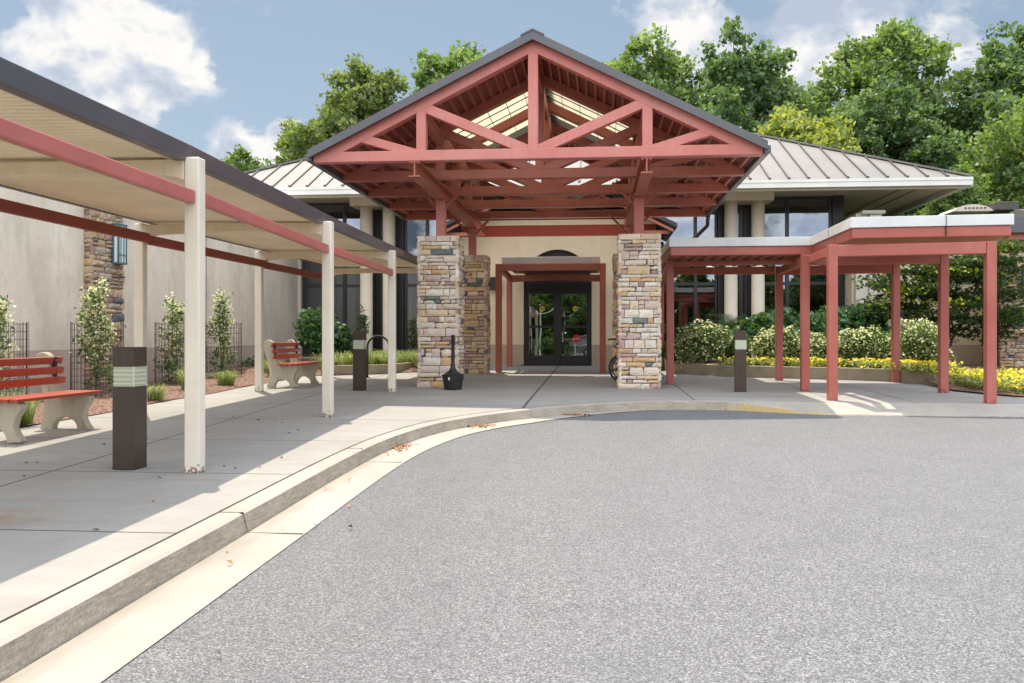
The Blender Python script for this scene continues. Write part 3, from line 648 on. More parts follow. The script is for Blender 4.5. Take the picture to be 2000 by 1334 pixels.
for (a_, b_) in zip(FR, FR[1:]):
    za, zb_ = 2.60, 2.585
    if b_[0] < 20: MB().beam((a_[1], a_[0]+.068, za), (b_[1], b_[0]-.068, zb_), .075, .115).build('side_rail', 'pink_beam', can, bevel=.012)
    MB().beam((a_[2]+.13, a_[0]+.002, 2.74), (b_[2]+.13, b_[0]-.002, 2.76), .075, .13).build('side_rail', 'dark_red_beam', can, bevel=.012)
    # deck of this bay, ribs run across
    x0a, x1a, x0b, x1b = a_[2]+.07, a_[1]-.10, b_[2]+.07, b_[1]-.10
    zt0, zt1 = cz(a_[0]), cz(b_[0]); nrib = 44; d_ = MB()
    y0_, y1_ = a_[0], b_[0]
    prof = []
    for k in range(nrib):
        u0 = k/nrib
        for (du, dz_) in ((0, 0), (.05, .03), (.14, .03), (.19, 0)): prof.append((u0+du/nrib*1.0, dz_))
        prof.append((u0+.55/nrib, 0)); prof.append((u0+.60/nrib, -.004)); prof.append((u0+.65/nrib, 0))
    prof.append((1, 0))
    for (u_, dz_) in prof:
        y = y0_+(y1_-y0_)*u_; z_ = zt0+(zt1-zt0)*u_+dz_; xr = x1a+(x1b-x1a)*u_; xl = x0a+(x0b-x0a)*u_
        d_.v += [(xl, y, z_+.035), (xr, y, z_+.0)]
    for k in range(len(prof)-1): d_.f.append((2*k, 2*k+1, 2*k+3, 2*k+2)); d_.fa.append(None)
    dk = d_.build('roof_deck', 'cream_deck', can)
    tp = MB().add([(x0a, y0_, zt0+.08), (x1a, y0_, zt0+.05), (x1b, y1_, zt1+.05), (x0b, y1_, zt1+.08)], [(0, 1, 2, 3)]); tp.build('roof_cover', 'bronze_fascia', can)
    # outer fascia gutter and its joints
    f0, f1 = x1a+.0, x1b+.0
    fb = MB().beam((f0, y0_+.003, zt0+.045), (f1, y1_-.003, zt1+.045), .10, .155); fb.build('fascia', 'bronze_fascia', can, bevel=.008)
    MB().beam((f0-.052, y0_+.09, zt0-.018), (f1-.052, y1_-.09, zt1-.018), .02, .03).build('drip_edge', 'cream_beam', can)
    MB().beam((x0a-.04, y0_+.003, zt0+.075), (x0b-.04, y1_-.003, zt1+.075), .06, .10).build('fascia', 'bronze_fascia', can)

# ================================================================== RIGHT CANOPY
rc = empty('walkway_canopy', (5, 17.5, wz(17.5)), 'red steel post walkway canopy with flat white edged roof stepping forward on the right', 'canopy')
RP = [(3.88, 15.14, 2.90), (6.22, 14.80, 2.90), (3.90, 17.14, 2.92), (6.31, 16.95, 2.92), (4.06, 20.3, 2.95), (6.39, 19.80, 2.95), (1.55, 18.78, 2.98), (1.78, 24.5, 2.98)]
for (x, y, zt) in RP:
    MB().box(x-.075, x+.075, y-.075, y+.075, wz(y)-.01, zt).build('canopy_post', 'red_post', rc, bevel=.012)
for i, j in ((0, 1), (2, 3), (4, 5)):
    a_, b_ = RP[i], RP[j]; MB().beam((a_[0]+.07, a_[1], a_[2]-.10), (b_[0]-.07, b_[1], b_[2]-.10), .13, .19).build('cross_beam', 'red_post', rc, bevel=.012)
MB().beam((1.6, 20.3, 2.86), (3.96, 20.3, 2.86), .12, .16).build('cross_beam', 'rust_red_steel', rc, bevel=.012)
MB().beam((1.56, 18.88, 2.86), (1.76, 24.4, 2.86), .15, .19).build('side_beam', 'rust_red_steel', rc, bevel=.01)
MB().beam((1.64, 18.78, 2.90), (4.1, 18.45, 2.90), .12, .10).build('side_beam', 'rust_red_steel', rc, bevel=.01)
MB().beam((3.98, 15.23, 2.83), (4.0, 17.04, 2.83), .12, .15).build('side_beam', 'rust_red_steel', rc, bevel=.01)
MB().beam((3.98, 17.24, 2.84), (4.05, 20.2, 2.84), .12, .15).build('side_beam', 'rust_red_steel', rc, bevel=.01)
RO = [(1.45, 24.8), (1.45, 17.75), (4.15, 17.75), (4.12, 14.92), (6.55, 14.72), (6.65, 20.3), (2.2, 20.45), (2.2, 24.8)]
def edge_ring(poly, z0, z1, th, inset):
    out = []
    for i in range(len(poly)):
        a_, b_ = Vector((*poly[i], 0)), Vector((*poly[(i+1) % len(poly)], 0)); out.append((a_, b_))
    return out
nrm = len(RO)
def offs(poly, d_):
    n = len(poly); out = []
    for i in range(n):
        p0, p1, p2 = Vector(poly[i-1]), Vector(poly[i]), Vector(poly[(i+1) % n])
        e0 = (p1-p0).normalized(); e1 = (p2-p1).normalized(); n0 = Vector((-e0.y, e0.x)); n1_ = Vector((-e1.y, e1.x)); b_ = (n0+n1_); k = d_/max(.3, (1+n0.dot(n1_)))
        out.append(tuple(p1+b_*k))
    return out
MB().prism(RO, 3.155, 3.325, 'z').build('white_fascia', 'white_fascia', rc, bevel=.006)
RI = offs(RO, .03)
MB().prism(RI, 2.985, 3.152, 'z').build('roof_edge_beam', 'red_post', rc, bevel=.012)
# ribbed underside sits below edge beam at the far bay
rb = MB(); x = 1.75
while x < 3.9: rb.box(x-.03, x+.03, 18.0, 20.3, 2.955, 2.983); x += .22
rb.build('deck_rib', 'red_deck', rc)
jn = MB(); 
jn.box(4.108, 4.114, 16.3, 16.306, 3.16, 3.32); jn.box(5.55, 5.556, 14.79, 14.83, 3.0, 3.32)
jn.build('fascia_seam', 'dark_bronze', rc)

# ================================================================== DOOR CANOPY
dc = empty('door_canopy', (-1.13, 24.7, wz(24.7)), 'small flat white roofed canopy on dark red posts right in front of the glass doors', 'canopy')
for (x0, x1, Y, zt) in ((-2.50, .20, 23.25, 3.29), (-2.50, .22, 26.2, 3.20)):
    for x in (x0, x1): MB().box(x-.08, x+.08, Y-.08, Y+.08, wz(Y)-.01, zt).build('canopy_post', 'dark_red_beam' if False else 'rust_red_steel', dc, bevel=.012)
MB().box(-2.43, .13, 23.18, 23.32, 3.11, 3.285).build('cross_beam', 'rust_red_steel', dc, bevel=.01)
pf = [(-2.43, 3.195), (.15, 3.195)]+[(lerp(.15, -2.43, k/14), 2.99+.05*math.sin(math.pi*k/14)) for k in range(15)]
MB().prism(pf, 26.12, 26.28).build('cross_beam', 'rust_red_steel', dc, bevel=.008)
for x in (-2.49, .20): MB().beam((x, 23.35, 3.20), (x, 26.1, 3.12), .13, .14).build('side_beam', 'rust_red_steel', dc, bevel=.01)
MB().box(-2.42, .14, 23.28, 26.9, 3.30, 3.47).build('flat_roof', 'white_fascia', dc, bevel=.008)
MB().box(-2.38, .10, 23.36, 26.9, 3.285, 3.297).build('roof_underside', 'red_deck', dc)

# ================================================================== THE BUILDING
bd = empty('clinic_building', (-1, 27.2, .5), 'single storey stucco building with hipped taupe metal roof, red band and tall dark windows', 'building')
C = -1.13
# entrance wall with arched opening
arch = [(C+1.03*math.cos(a_), 3.04+1.0*math.sin(a_)) for a_ in [math.pi*k/20 for k in range(21)]]
poly = [(-4.08, .3), (-4.08, 4.44), (1.82, 4.44), (1.82, .3), (C+1.03, .3)]+arch+[(C-1.03, .3)]
MB().prism(poly, 27.2, 27.5).build('entrance_wall', 'stucco_warm', bd)
MB().box(-4.08, 1.82, 27.19, 27.5, 4.443, 4.77).build('red_band', 'stucco_red', bd)
MB().box(-4.11, 1.85, 27.14, 27.5, 4.773, 4.93).build('parapet', 'stucco_warm', bd)
for x0, x1 in ((-4.08, -3.9), (1.64, 1.82)): MB().box(x0, x1, 27.503, 28.2, .3, 4.9).build('side_wall', 'stucco_warm', bd)
# gable roof behind the parapet
for sgn in (-1, 1):
    s = MB(); y0_, y1_ = 26.2, 29.0
    A_ = (C+sgn*3.5, 4.55); B_ = (C, 6.25)
    s.prism([A_, B_, (B_[0], B_[1]+.10), (A_[0], A_[1]+.12)], y0_, y1_).build('gable_roof', 'dark_bronze', bd)
    MB().prism([(A_[0]-sgn*.1, A_[1]-.12), (B_[0], B_[1]-.10), (B_[0], B_[1]-.02), (A_[0]-sgn*.1, A_[1]-.04)], y0_+.1, y0_+.22).build('gable_rafter', 'rust_red_steel', bd)
    MB().box(*sorted((C+sgn*2.2, C+sgn*3.3)), 26.5, 26.62, 4.40, 4.50).build('gable_tie', 'rust_red_steel', bd)
# doors
dr = MB(); Yd = 27.32
x0, x1, zb, zt = C-1.02, C+1.02, .52, 3.03
dr.box(x0, x0+.09, Yd-.05, Yd+.07, zb, zt); dr.box(x1-.09, x1, Yd-.05, Yd+.07, zb, zt); dr.box(x0+.09, x1-.09, Yd-.048, Yd+.068, zt-.22, zt); dr.box(C-.075, C+.075, Yd-.06, Yd+.05, zb, zt-.22)
fr = dr.build('door_frame', 'black_frame', bd, bevel=.004)
MB().prism([(C+1.0*math.cos(a_), 3.04+.97*math.sin(a_)) for a_ in [math.pi*k/20 for k in range(21)]], 27.36, 27.40).build('arched_transom', 'dark_bronze', bd)
ap = [(C+1.0*math.cos(a_), 27.34, 3.04+.98*math.sin(a_)) for a_ in [math.pi*k/16 for k in range(17)]]
MB().tube(ap, .03, 6).build('arch_frame', 'black_frame', bd)
for xa, xb in ((x0+.09, C-.075), (C+.075, x1-.09)):
    l = MB(); l.box(xa, xa+.05, Yd-.03, Yd+.03, zb+.02, zt-.22); l.box(xb-.05, xb, Yd-.03, Yd+.03, zb+.02, zt-.22)
    l.box(xa+.05, xb-.05, Yd-.028, Yd+.028, zb+.02, zb+.30); l.box(xa+.05, xb-.05, Yd-.028, Yd+.028, zt-.34, zt-.22); l.box(xa+.05, xb-.05, Yd-.028, Yd+.028, 1.66, 1.73)
    d_ = l.build('door', 'black_frame', bd, bevel=.003)
    MB().box(xa+.05, xb-.05, Yd-.006, Yd+.006, zb+.3, zt-.34).build('pane', 'door_glass', d_)
    cxs = (xa+xb)/2+.03
    MB().cyl((cxs, Yd-.008, 2.24), (cxs, Yd-.013, 2.24), .085, None, 24).build('round_decal', 'yellow_decal', d_)
    tx = MB(); tx.box(cxs-.05, cxs+.05, Yd-.018, Yd-.015, 2.25, 2.262); tx.box(cxs-.045, cxs+.045, Yd-.018, Yd-.015, 2.222, 2.232); tx.build('decal_lines', 'black_frame', d_)
tag(MB().prism([(C-1.1, 26.75), (C+1.0, 26.75), (C+1.0, 27.26), (C-1.0, 27.26)], wz(27)+.004, wz(27)+.02, 'z').build('door_mat', 'black_plastic'), 'flat black rubber mat on the ground at the glass doors', 'mat')
# window walls
def window(xa, xb, mull, Y=28.2, z0=.75, z1=5.68):
    f = MB(); f.box(xa, xa+.07, Y-.04, Y+.08, z0, z1); f.box(xb-.07, xb, Y-.04, Y+.08, z0, z1)
    f.box(xa+.07, xb-.07, Y-.038, Y+.08, z0, z0+.08); f.box(xa+.07, xb-.07, Y-.038, Y+.08, z1-.10, z1); f.box(xa+.07, xb-.07, Y-.038, Y+.08, 2.98, 3.07)
    for x in mull: f.box(x-.05, x+.05, Y-.05, Y+.08, z0+.08, z1-.1)
    w_ = f.build('window', 'dark_bronze', bd, bevel=.003)
    MB().box(xa+.05, xb-.05, Y+.02, Y+.03, z0+.05, z1-.05).build('pane', 'window_glass', w_); return w_
window(-9.38, -7.02, (-8.02,)); window(-6.05, -4.1, (-5.32,)); window(-7.0, -6.86, ())
window(1.84, 3.76, (3.10,)); window(4.02, 4.56, (4.47,)); window(4.86, 7.2, (5.88,))
for x0, x1 in ((-6.84, -6.07), (3.78, 4.0), (4.58, 4.84), (7.22, 7.56)): MB().box(x0, x1, 28.12, 28.3, .5, 5.70).build('dark_pier', 'dark_bronze', bd)
for x0, x1 in ((-9.5, -4.1), (1.84, 7.2)): MB().box(x0, x1, 28.16, 28.4, .3, .745).build('sill_wall', 'stucco_warm', bd)
for X in (-7.12, -6.40, 4.08, 4.88):
    MB().lathe((X, 27.5, .45), [(0, 0), (.225, 0), (.225, .25), (.195, .27), (.195, 5.0), (0, 5.0)], 32).build('round_column', 'round_column', bd, smooth=False)
for o in [o for o in bpy.data.objects if o.name.startswith('round_column')]:
    for p in o.data.polygons: p.use_smooth = abs(p.normal.z) < .5
for x0, x1 in ((-7.55, -5.85), (3.50, 5.28)): MB().box(x0, x1, 27.1, 28.1, 5.44, 5.70).build('column_lintel', 'round_column', bd, bevel=.01)
# soffit, gutter, roof
RX0, RX1, RY0, RY1, RE = -12.45, 10.33, 25.7, 47.0, 5.79
sof = MB(); sof.box(RX0+.05, RX1-.05, RY0+.1, RY1-.1, 5.70, 5.73); sof.build('soffit', 'soffit', bd)
for (x0, x1, y0_, y1_) in ((RX0, RX1, RY0-.06, RY0+.10), (RX1-.10, RX1+.05, RY0+.101, RY1), (RX0-.05, RX0+.10, RY0+.101, RY1)):
    f = MB(); f.box(x0, x1, y0_, y1_, 5.56, 5.765); f.box(x0, x1, y0_-.02 if y0_ < 26 and x1-x0 > 1 else y0_, y1_, 5.70, 5.78); f.build('gutter', 'gutter_white', bd)
MB().box(RX0+.1, RX1-.1, RY0+.12, RY0+.22, 5.50, 5.698).build('fascia_board', 'soffit', bd)
for k in range(2): MB().box(RX1-1.0-.5*k, RX1-.97-.5*k, 26.1, 40, 5.685, 5.70).build('soffit_vent', 'dark_bronze', bd)
pit = .475; half = (RY1-RY0)/2; rz = RE+pit*half
v = [(RX0, RY0, RE), (RX1, RY0, RE), (RX1, RY1, RE), (RX0, RY1, RE), (RX0+half, RY0+half, rz), (RX1-half, RY0+half, rz)]
if v[4][0] > v[5][0]:
    mx_ = (RX0+RX1)/2; v[4] = (mx_-.01, RY0+half, rz); v[5] = (mx_+.01, RY0+half, rz)
MB().add(v, [(0, 1, 5, 4), (1, 2, 5), (2, 3, 4, 5), (3, 0, 4), (3, 2, 1, 0)]).build('roof', 'taupe_metal', bd)
x = RX0+.28
while x < RX1-.2:
    tt_ = min(x-RX0, RX1-x, half); sm = MB()
    sm.beam((x, RY0+.0, RE+.02), (x, RY0+tt_, RE+pit*tt_+.02), .035, .05); sm.box(x-.035, x+.035, RY0-.02, RY0+.04, RE-.0, RE+.06)
    sm.build('roof_seam', 'seam_metal', bd); x += .533
for a_, b_ in ((0, 4), (1, 5)):
    p, q = Vector(v[a_]), Vector(v[b_]); MB().beam(p+Vector((0, 0, .035)), q+Vector((0, 0, .035)), .22, .05).build('hip_cap', 'taupe_metal', bd)
y = RY0+.3
while y < RY1-1: tt_ = min(y-RY0, RY1-y, half); MB().beam((RX1, y, RE+.02), (RX1-tt_, y, RE+pit*tt_+.02), .035, .05).build('roof_seam', 'seam_metal', bd); y += .533
# interior
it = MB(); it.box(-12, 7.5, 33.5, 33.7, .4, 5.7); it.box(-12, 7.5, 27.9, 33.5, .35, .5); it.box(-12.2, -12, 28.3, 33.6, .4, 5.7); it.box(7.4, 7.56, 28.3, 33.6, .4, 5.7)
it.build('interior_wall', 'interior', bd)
# long left wing with the stucco wall
wg = MB(); wg.box(-16, -9.5, 4.0, 28.3, -.1, 4.9); wg.build('long_wall', 'stucco_grey', bd)
MB().box(-9.5, -9.42, 28.05, 28.3, .4, 5.7).build('corner_trim', 'stucco_light', bd)
MB().box(-16.1, -9.42, 3.9, 28.4, 4.9, 5.02).build('wall_coping', 'gutter_white', bd)
vj = MB()
for y in (12.4, 21.2): vj.box(-9.501, -9.496, y-.012, y+.012, .3, 4.9)
vj.build('control_joint', 'dark_bronze', bd)
PALd = [(.60, .44, .28), (.66, .50, .34), (.42, .30, .19), (.50, .36, .22), (.46, .34, .25), (.54, .42, .30), (.40, .27, .22), (.15, .16, .17), (.52, .38, .20), (.38, .27, .23), (.48, .40, .32)]
s = MB(); rs = random.Random(5); s.box(-9.55, -9.36, 15.93, 17.02, .3, 4.6, (.2, .17, .14))
stones(s, (-9.36, 15.92, .32), (0, 1, 0), (1, 0, 0), 1.12, .32, 4.6, rs, .06, PALd); stones(s, (-9.5, 15.93, .32), (1, 0, 0), (0, -1, 0), .16, .32, 4.6, rs, .04, PALd)
s.build('stone_pilaster', 'stone', bd)
# right part: set-back wall, pale pilaster, far wing with stone pier
MB().box(7.56, 11.6, 27.3, 27.6, .3, 4.6).build('setback_wall', 'stucco_warm', bd)
MB().box(7.60, 7.95, 27.0, 28.2, .4, 5.0).build('pilaster', 'stucco_light', bd, bevel=.01); MB().box(7.96, 8.30, 26.9, 27.298, .4, 4.95).build('pilaster', 'stucco_light', bd, bevel=.01)
MB().box(7.72, 8.38, 26.8, 28.2, 4.953, 5.06).build('pilaster_cap', 'stucco_light', bd, bevel=.02)
pillar(bd, 10.75, 12.3, 25.0, 26.2, .35, 3.95, 77, PALd, 'stone_pier')
MB().box(10.75, 20, 24.6, 30, 4.12, 4.55).build('wing_fascia', 'bronze_fascia', bd, bevel=.01)
MB().box(10.9, 20, 24.8, 30, 3.96, 4.118).build('wing_beam', 'rust_red_steel', bd)
MB().prism([(24.6, 4.56), (24.5, 4.62), (27, 5.05), (27, 4.56)], 12.0, 20, 'x').build('wing_roof', 'taupe_metal', bd)
MB().box(11.6, 20, 26.0, 27.5, .3, 4.0).build('wing_wall', 'stucco_warm', bd)
rv = empty('roof_vent', (12.0, 30, 5.5), 'low white curved roof vent showing above the far right end of the white edged roof', 'roof vent')
MB().prism([(11.55+.052*k, 5.45+.22*math.sin(math.pi*min(1, k/24))**.6) for k in range(0, 25)], 30.2, 31.6).build('cover', 'soffit', rv)
sl_ = MB()
for k in range(6): sl_.box(11.9+.12*k, 11.96+.12*k, 30.17, 30.2, 5.53, 5.57)
sl_.build('vent_slot', 'dark_bronze', rv); MB().box(12.82, 13.5, 30.0, 31, 5.45, 5.72).build('hood', 'seam_metal', rv, bevel=.02)

# lamps
def wall_lamp(loc, rz, label):
    r_ = empty('wall_lamp', (0, 0, 0), label, 'lamp', 'teal wall lanterns on stone')
    f = MB()
    for a_ in (-1, 1):
        for b_ in (-1, 1): f.box(a_*.14-.015, a_*.14+.015, .06+b_*.05-.015, .06+b_*.05+.015, -.36, .36)
    f.box(-.16, .16, -.01, .13, .36, .39); f.box(-.16, .16, -.01, .13, -.39, -.36); f.box(-.05, -.035, .115, .128, -.36, .36); f.box(-.14, .14, .115, .127, -.22, -.205); f.box(.06, .07, .115, .128, -.36, .36)
    f.build('lantern_frame', 'teal_metal', r_, local=True); MB().box(-.135, .135, .01, .11, -.36, .36).build('diffuser', 'frosted', r_, local=True)
    r_.location = loc; r_.rotation_euler = (0, 0, rz); return r_
wall_lamp((-9.30, 16.72, 3.2), R(-90), 'teal framed frosted lantern on the stone strip of the long left wall')
wall_lamp((11.45, 24.93, 2.9), R(180), 'teal framed lantern at the right edge on the far stone pier')
tag(MB().box(-3.22, -2.90, 27.0, 27.19, 2.83, 3.2).build('wall_box', 'black_plastic', bevel=.01), 'small black box light on the cream wall left of the door canopy', 'wall light')
pl = empty('pendant_lamp', (3.83, 30, 3.7), 'glowing dome pendant lamp behind the tall window right of the entrance', 'lamp')
MB().lathe((3.83, 30, 3.58), [(.17, 0), (.175, .06), (.14, .15), (.07, .21), (.0, .22)], 24).build('shade', 'lamp_glow', pl, smooth=True)
MB().cyl((3.83, 30, 3.78), (3.83, 30, 5.7), .008).build('cord', 'black_frame', pl)

# ================================================================== STREET FURNITURE
def bollard(x, y, h, label):
    r_ = empty('bollard_light', (0, 0, 0), label, 'bollard', 'square bronze bollard lights')
    w_ = .102
    MB().box(-w_, w_, -w_, w_, 0, h-.345).build('shaft', 'bollard_bronze', r_, bevel=.004, local=True)
    MB().box(-w_+.008, w_-.008, -w_+.008, w_-.008, h-.344, h-.171).build('lens', 'lens', r_, local=True)
    lv = MB()
    for k in range(4): z_ = h-.325+.038*k; lv.box(-w_+.004, w_-.004, -w_+.004, w_-.004, z_, z_+.012)
    lv.box(w_-.012, w_, -w_, -w_+.012, h-.344, h-.17)
    lv.build('louvre', 'louver', r_, local=True)
    MB().box(-w_-.001, w_+.001, -w_-.001, w_+.001, h-.17, h).build('cap', 'bollard_bronze', r_, bevel=.005, local=True)
    r_.location = (x, y, wz(y)); r_.rotation_euler = (0, 0, R(-4)); return r_
bollard(-4.08, 7.55, 1.07, 'dark bronze bollard light nearest the camera beside the first cream post and red bench')
bollard(-4.46, 16.72, 1.13, 'dark bronze bollard light under the left canopy with the bike rack arch behind it')
bollard(2.68, 16.92, 1.13, 'dark bronze bollard light standing right of the stone pillars before the white flowering shrubs')
def arc(c, r, a0, a1, n): return [(c[0]+r*math.cos(a0+(a1-a0)*k/n), c[1]+r*math.sin(a0+(a1-a0)*k/n)) for k in range(n+1)]
def bench():
    r_ = empty('park_bench', (0, 0, 0), 'x', 'bench', 'red slatted benches with concrete ends')
    L = 1.62   # along local y, seat faces +x
    for y in (.16, L-.16):
        pf = [(-.02, 0), (.06, .12), (.02, .34), (-.06, .50), (-.12, .66), (-.18, .80)]
        # outline of a concrete end in x,z: back foot, rear edge up to scroll, down the back to the seat, front, front foot, arch
        pf = [(-.37, 0), (-.34, .12), (-.31, .28), (-.34, .48), (-.40, .66), (-.44, .80)] + arc((-.34, .84), .10, R(170), R(10), 8) + [(-.235, .78), (-.22, .66), (-.17, .52), (-.12, .43), (.22, .43), (.26, .41), (.27, .36), (.20, .26), (.175, .16), (.22, .07), (.26, .03), (.26, 0), (.11, 0)] + arc((-.05, .0), .16, 0, math.pi, 9)[0:] 
        MB().prism(pf, y-.06, y+.06).build('bench_end', 'bench_concrete', r_, bevel=.012, local=True)
    for k, (x, z_) in enumerate(((-.185, .60), (-.205, .72), (-.225, .84))):
        s_ = MB(); s_.beam((x, 0, z_), (x, L, z_), .03, .085, (.25, 0, 1)); s_.build('back_slat', 'bench_red', r_, bevel=.006, local=True)
    for k in range(4): MB().box(-.115+.108*k, -.115+.108*k+.09, 0, L, .435, .47).build('seat_slat', 'bench_red', r_, bevel=.006, local=True)
    for y in (.16, L-.16):
        for (x, z_) in ((-.165, .60), (-.185, .72), (-.205, .84)): MB().cyl((x, y, z_), (x+.012, y, z_), .014, None, 8).build('bolt', 'chrome', r_, local=True)
        MB().box(-.25, -.20, y-.03, y+.03, .55, .88).build('slat_bracket', 'dark_bronze', r_, local=True)
    return r_
b1 = bench(); b2 = copy_tree(b1)
b1.location = (-6.33, 8.88, wz(9.7)); b1['label'] = 'red slatted bench with stained concrete ends at the left edge near the closest bollard'
b2.location = (-6.12, 17.15, wz(18)); b2['label'] = 'red slatted concrete ended bench farther away between the canopy posts by the dark bush'
# ash receptacle
ar = empty('ash_receptacle', (-2.72, 17.05, wz(17.05)), 'black plastic smokers post with round bucket base by the front left stone pillar', 'ashtray')
zz0 = wz(17.05)
MB().lathe((-2.72, 17.05, zz0), [(0, 0), (.165, 0), (.17, .02), (.195, .20), (.20, .205), (.205, .275), (.215, .28), (.215, .29), (.0, .29)], 32).build('bucket', 'black_plastic', ar)
MB().lathe((-2.72, 17.05, zz0), [(.2, .288), (.14, .32), (.075, .37), (.045, .43), (.035, .52), (.033, 1.0), (.04, 1.01), (.04, 1.05), (0, 1.05)], 24).build('neck', 'black_plastic', ar, smooth=True)
MB().box(-2.775, -2.745, 16.83, 16.845, zz0+.19, zz0+.245).build('latch', 'white_fascia', ar)
# bike rack
br = empty('bike_rack', (-5.05, 20.6, wz(20.6)), 'black hoop bike rack rising behind the middle bollard', 'bike rack')
pts = [(-5.31, 20.6, wz(20.6)), (-5.31, 20.6, 1.15)]+[(-5.05-.26*math.cos(a_), 20.6, 1.15+.26*math.sin(a_)) for a_ in [math.pi*k/14 for k in range(1, 14)]]+[(-4.79, 20.6, 1.15), (-4.79, 20.6, wz(20.6))]
MB().tube(pts, .025, 10).build('hoop', 'black_frame', br, smooth=True)
fl = MB()
for x in (-5.31, -4.79): fl.cyl((x, 20.6, wz(20.6)), (x, 20.6, wz(20.6)+.012), .07)
fl.build('flange', 'black_frame', br)

# wheelchair and the person in it, mostly behind the right pillar, facing right
wx, wy, wzz = .60, 19.4, wz(19.4)
wc = empty('wheelchair', (wx, wy, wzz), 'black wheelchair parked behind the front right stone pillar', 'wheelchair')
def torus(s, c, r, rr, n=40, k=8, ax='y'):
    vs = []
    for i in range(n):
        a_ = 2*math.pi*i/n
        for j in range(k):
            b_ = 2*math.pi*j/k; q = r+rr*math.cos(b_); vs.append((c[0]+q*math.cos(a_), c[1]+rr*math.sin(b_), c[2]+q*math.sin(a_)))
    s.add(vs, [(i*k+j, i*k+(j+1) % k, ((i+1) % n)*k+(j+1) % k, ((i+1) % n)*k+j) for i in range(n) for j in range(k)])
for dy in (-.29, .29):
    w_ = MB(); torus(w_, (wx, wy+dy, wzz+.305), .29, .018); wo_ = w_.build('drive_wheel', 'rubber', wc, smooth=True)
    h_ = MB(); torus(h_, (wx, wy+dy*1.1, wzz+.305), .235, .01); h_.build('hand_rim', 'black_frame', wo_, smooth=True)
    sp = MB()
    for k in range(8): a_ = math.pi*2*k/8+.2; sp.cyl((wx, wy+dy, wzz+.305), (wx+.28*math.cos(a_), wy+dy, wzz+.305+.28*math.sin(a_)), .009, None, 6)
    sp.cyl((wx, wy+dy-.03, wzz+.305), (wx, wy+dy+.03, wzz+.305), .04); sp.build('spokes', 'black_frame', wo_)
    c_ = MB(); torus(c_, (wx+.48, wy+dy*.85, wzz+.09), .075, .016, 20); c_.build('caster', 'rubber', wc, smooth=True)
    f = MB(); f.tube([(wx-.26, wy+dy*.8, wzz+.93), (wx-.13, wy+dy*.8, wzz+.93), (wx-.09, wy+dy*.8, wzz+.5), (wx-.05, wy+dy*.8, wzz+.30), (wx+.48, wy+dy*.8, wzz+.30), (wx+.48, wy+dy*.85, wzz+.1)], .013)
    f.tube([(wx-.09, wy+dy*.8, wzz+.48), (wx+.42, wy+dy*.8, wzz+.48), (wx+.55, wy+dy*.8, wzz+.36), (wx+.70, wy+dy*.7, wzz+.12)], .013)
    f.tube([(wx-.10, wy+dy*.8, wzz+.72), (wx+.28, wy+dy*.8, wzz+.72), (wx+.30, wy+dy*.8, wzz+.48)], .012)
    f.build('side_frame', 'black_frame', wc, smooth=True)
    MB().cyl((wx-.32, wy+dy*.8, wzz+.92), (wx-.18, wy+dy*.8, wzz+.935), .018).build('push_handle', 'rubber', wc)
    MB().box(wx+.66, wx+.86, wy+(dy*.5)-.08, wy+(dy*.5)+.08, wzz+.09, wzz+.105).build('footplate', 'black_frame', wc)
MB().box(wx-.08, wx+.38, wy-.22, wy+.22, wzz+.47, wzz+.50).build('seat', 'black_plastic', wc, bevel=.01)
MB().box(wx-.12, wx-.095, wy-.22, wy+.22, wzz+.5, wzz+.9).build('backrest', 'black_plastic', wc, bevel=.01)
def skinned(name, verts, edges, radii, m, parent, loc, sub=2):
    me = bpy.data.meshes.new(name); me.from_pydata([tuple(v) for v in verts], edges, []); o = bpy.data.objects.new(name, me); COL.objects.link(o)
    me.materials.append(MATS[m]); sk = o.modifiers.new('skin', 'SKIN'); sk.use_smooth_shade = True
    for i, r_ in enumerate(radii): me.skin_vertices[0].data[i].radius = (r_, r_) if not isinstance(r_, tuple) else r_
    me.skin_vertices[0].data[0].use_root = True
    sb = o.modifiers.new('sub', 'SUBSURF'); sb.levels = sub; sb.render_levels = sub
    o.parent = parent; o.location = loc; return o
pr = empty('person', (wx+.05, wy, wzz+.5), 'seated person in lavender top and white shoes in the wheelchair, mostly hidden by the pillar', 'person')
bv = [(0, 0, .10), (-.01, 0, .30), (-.02, 0, .47), (0.0, 0, .58), (.015, 0, .66), (.03, 0, .74), (.03, 0, .83)]; be = [(0, 1), (1, 2), (2, 3), (3, 4), (4, 5), (5, 6)]
br_ = [(.15, .12), (.145, .11), (.155, .11), (.055, .055), (.07, .075), (.078, .095), (.06, .07)]
for sgn in (-1, 1):
    k = len(bv); bv += [(.0, sgn*.17, .48), (.03, sgn*.22, .24), (.22, sgn*.21, .20), (.28, sgn*.20, .20)]; be += [(2, k), (k, k+1), (k+1, k+2), (k+2, k+3)]; br_ += [.06, .047, .034, .03]
    k = len(bv); bv += [(.05, sgn*.10, .06), (.42, sgn*.10, .07), (.50, sgn*.10, -.16), (.58, sgn*.10, -.38)]; be += [(0, k), (k, k+1), (k+1, k+2), (k+2, k+3)]; br_ += [.085, .07, .05, .04]
skinned('body', bv, be, br_, 'skin', pr, (0, 0, 0))
ck = [(0, 0, .09), (-.01, 0, .30), (-.02, 0, .46), (0, 0, .53)]; ce = [(0, 1), (1, 2), (2, 3)]; cr = [(.165, .135), (.16, .125), (.165, .12), (.07, .07)]
for sgn in (-1, 1): k = len(ck); ck += [(.0, sgn*.17, .48), (.025, sgn*.22, .26)]; ce += [(2, k), (k, k+1)]; cr += [.072, .062]
skinned('top', ck, ce, cr, 'lavender_cloth', pr, (0, 0, 0))
tk = [(0, 0, .07)]; te = []; trr = [(.165, .135)]
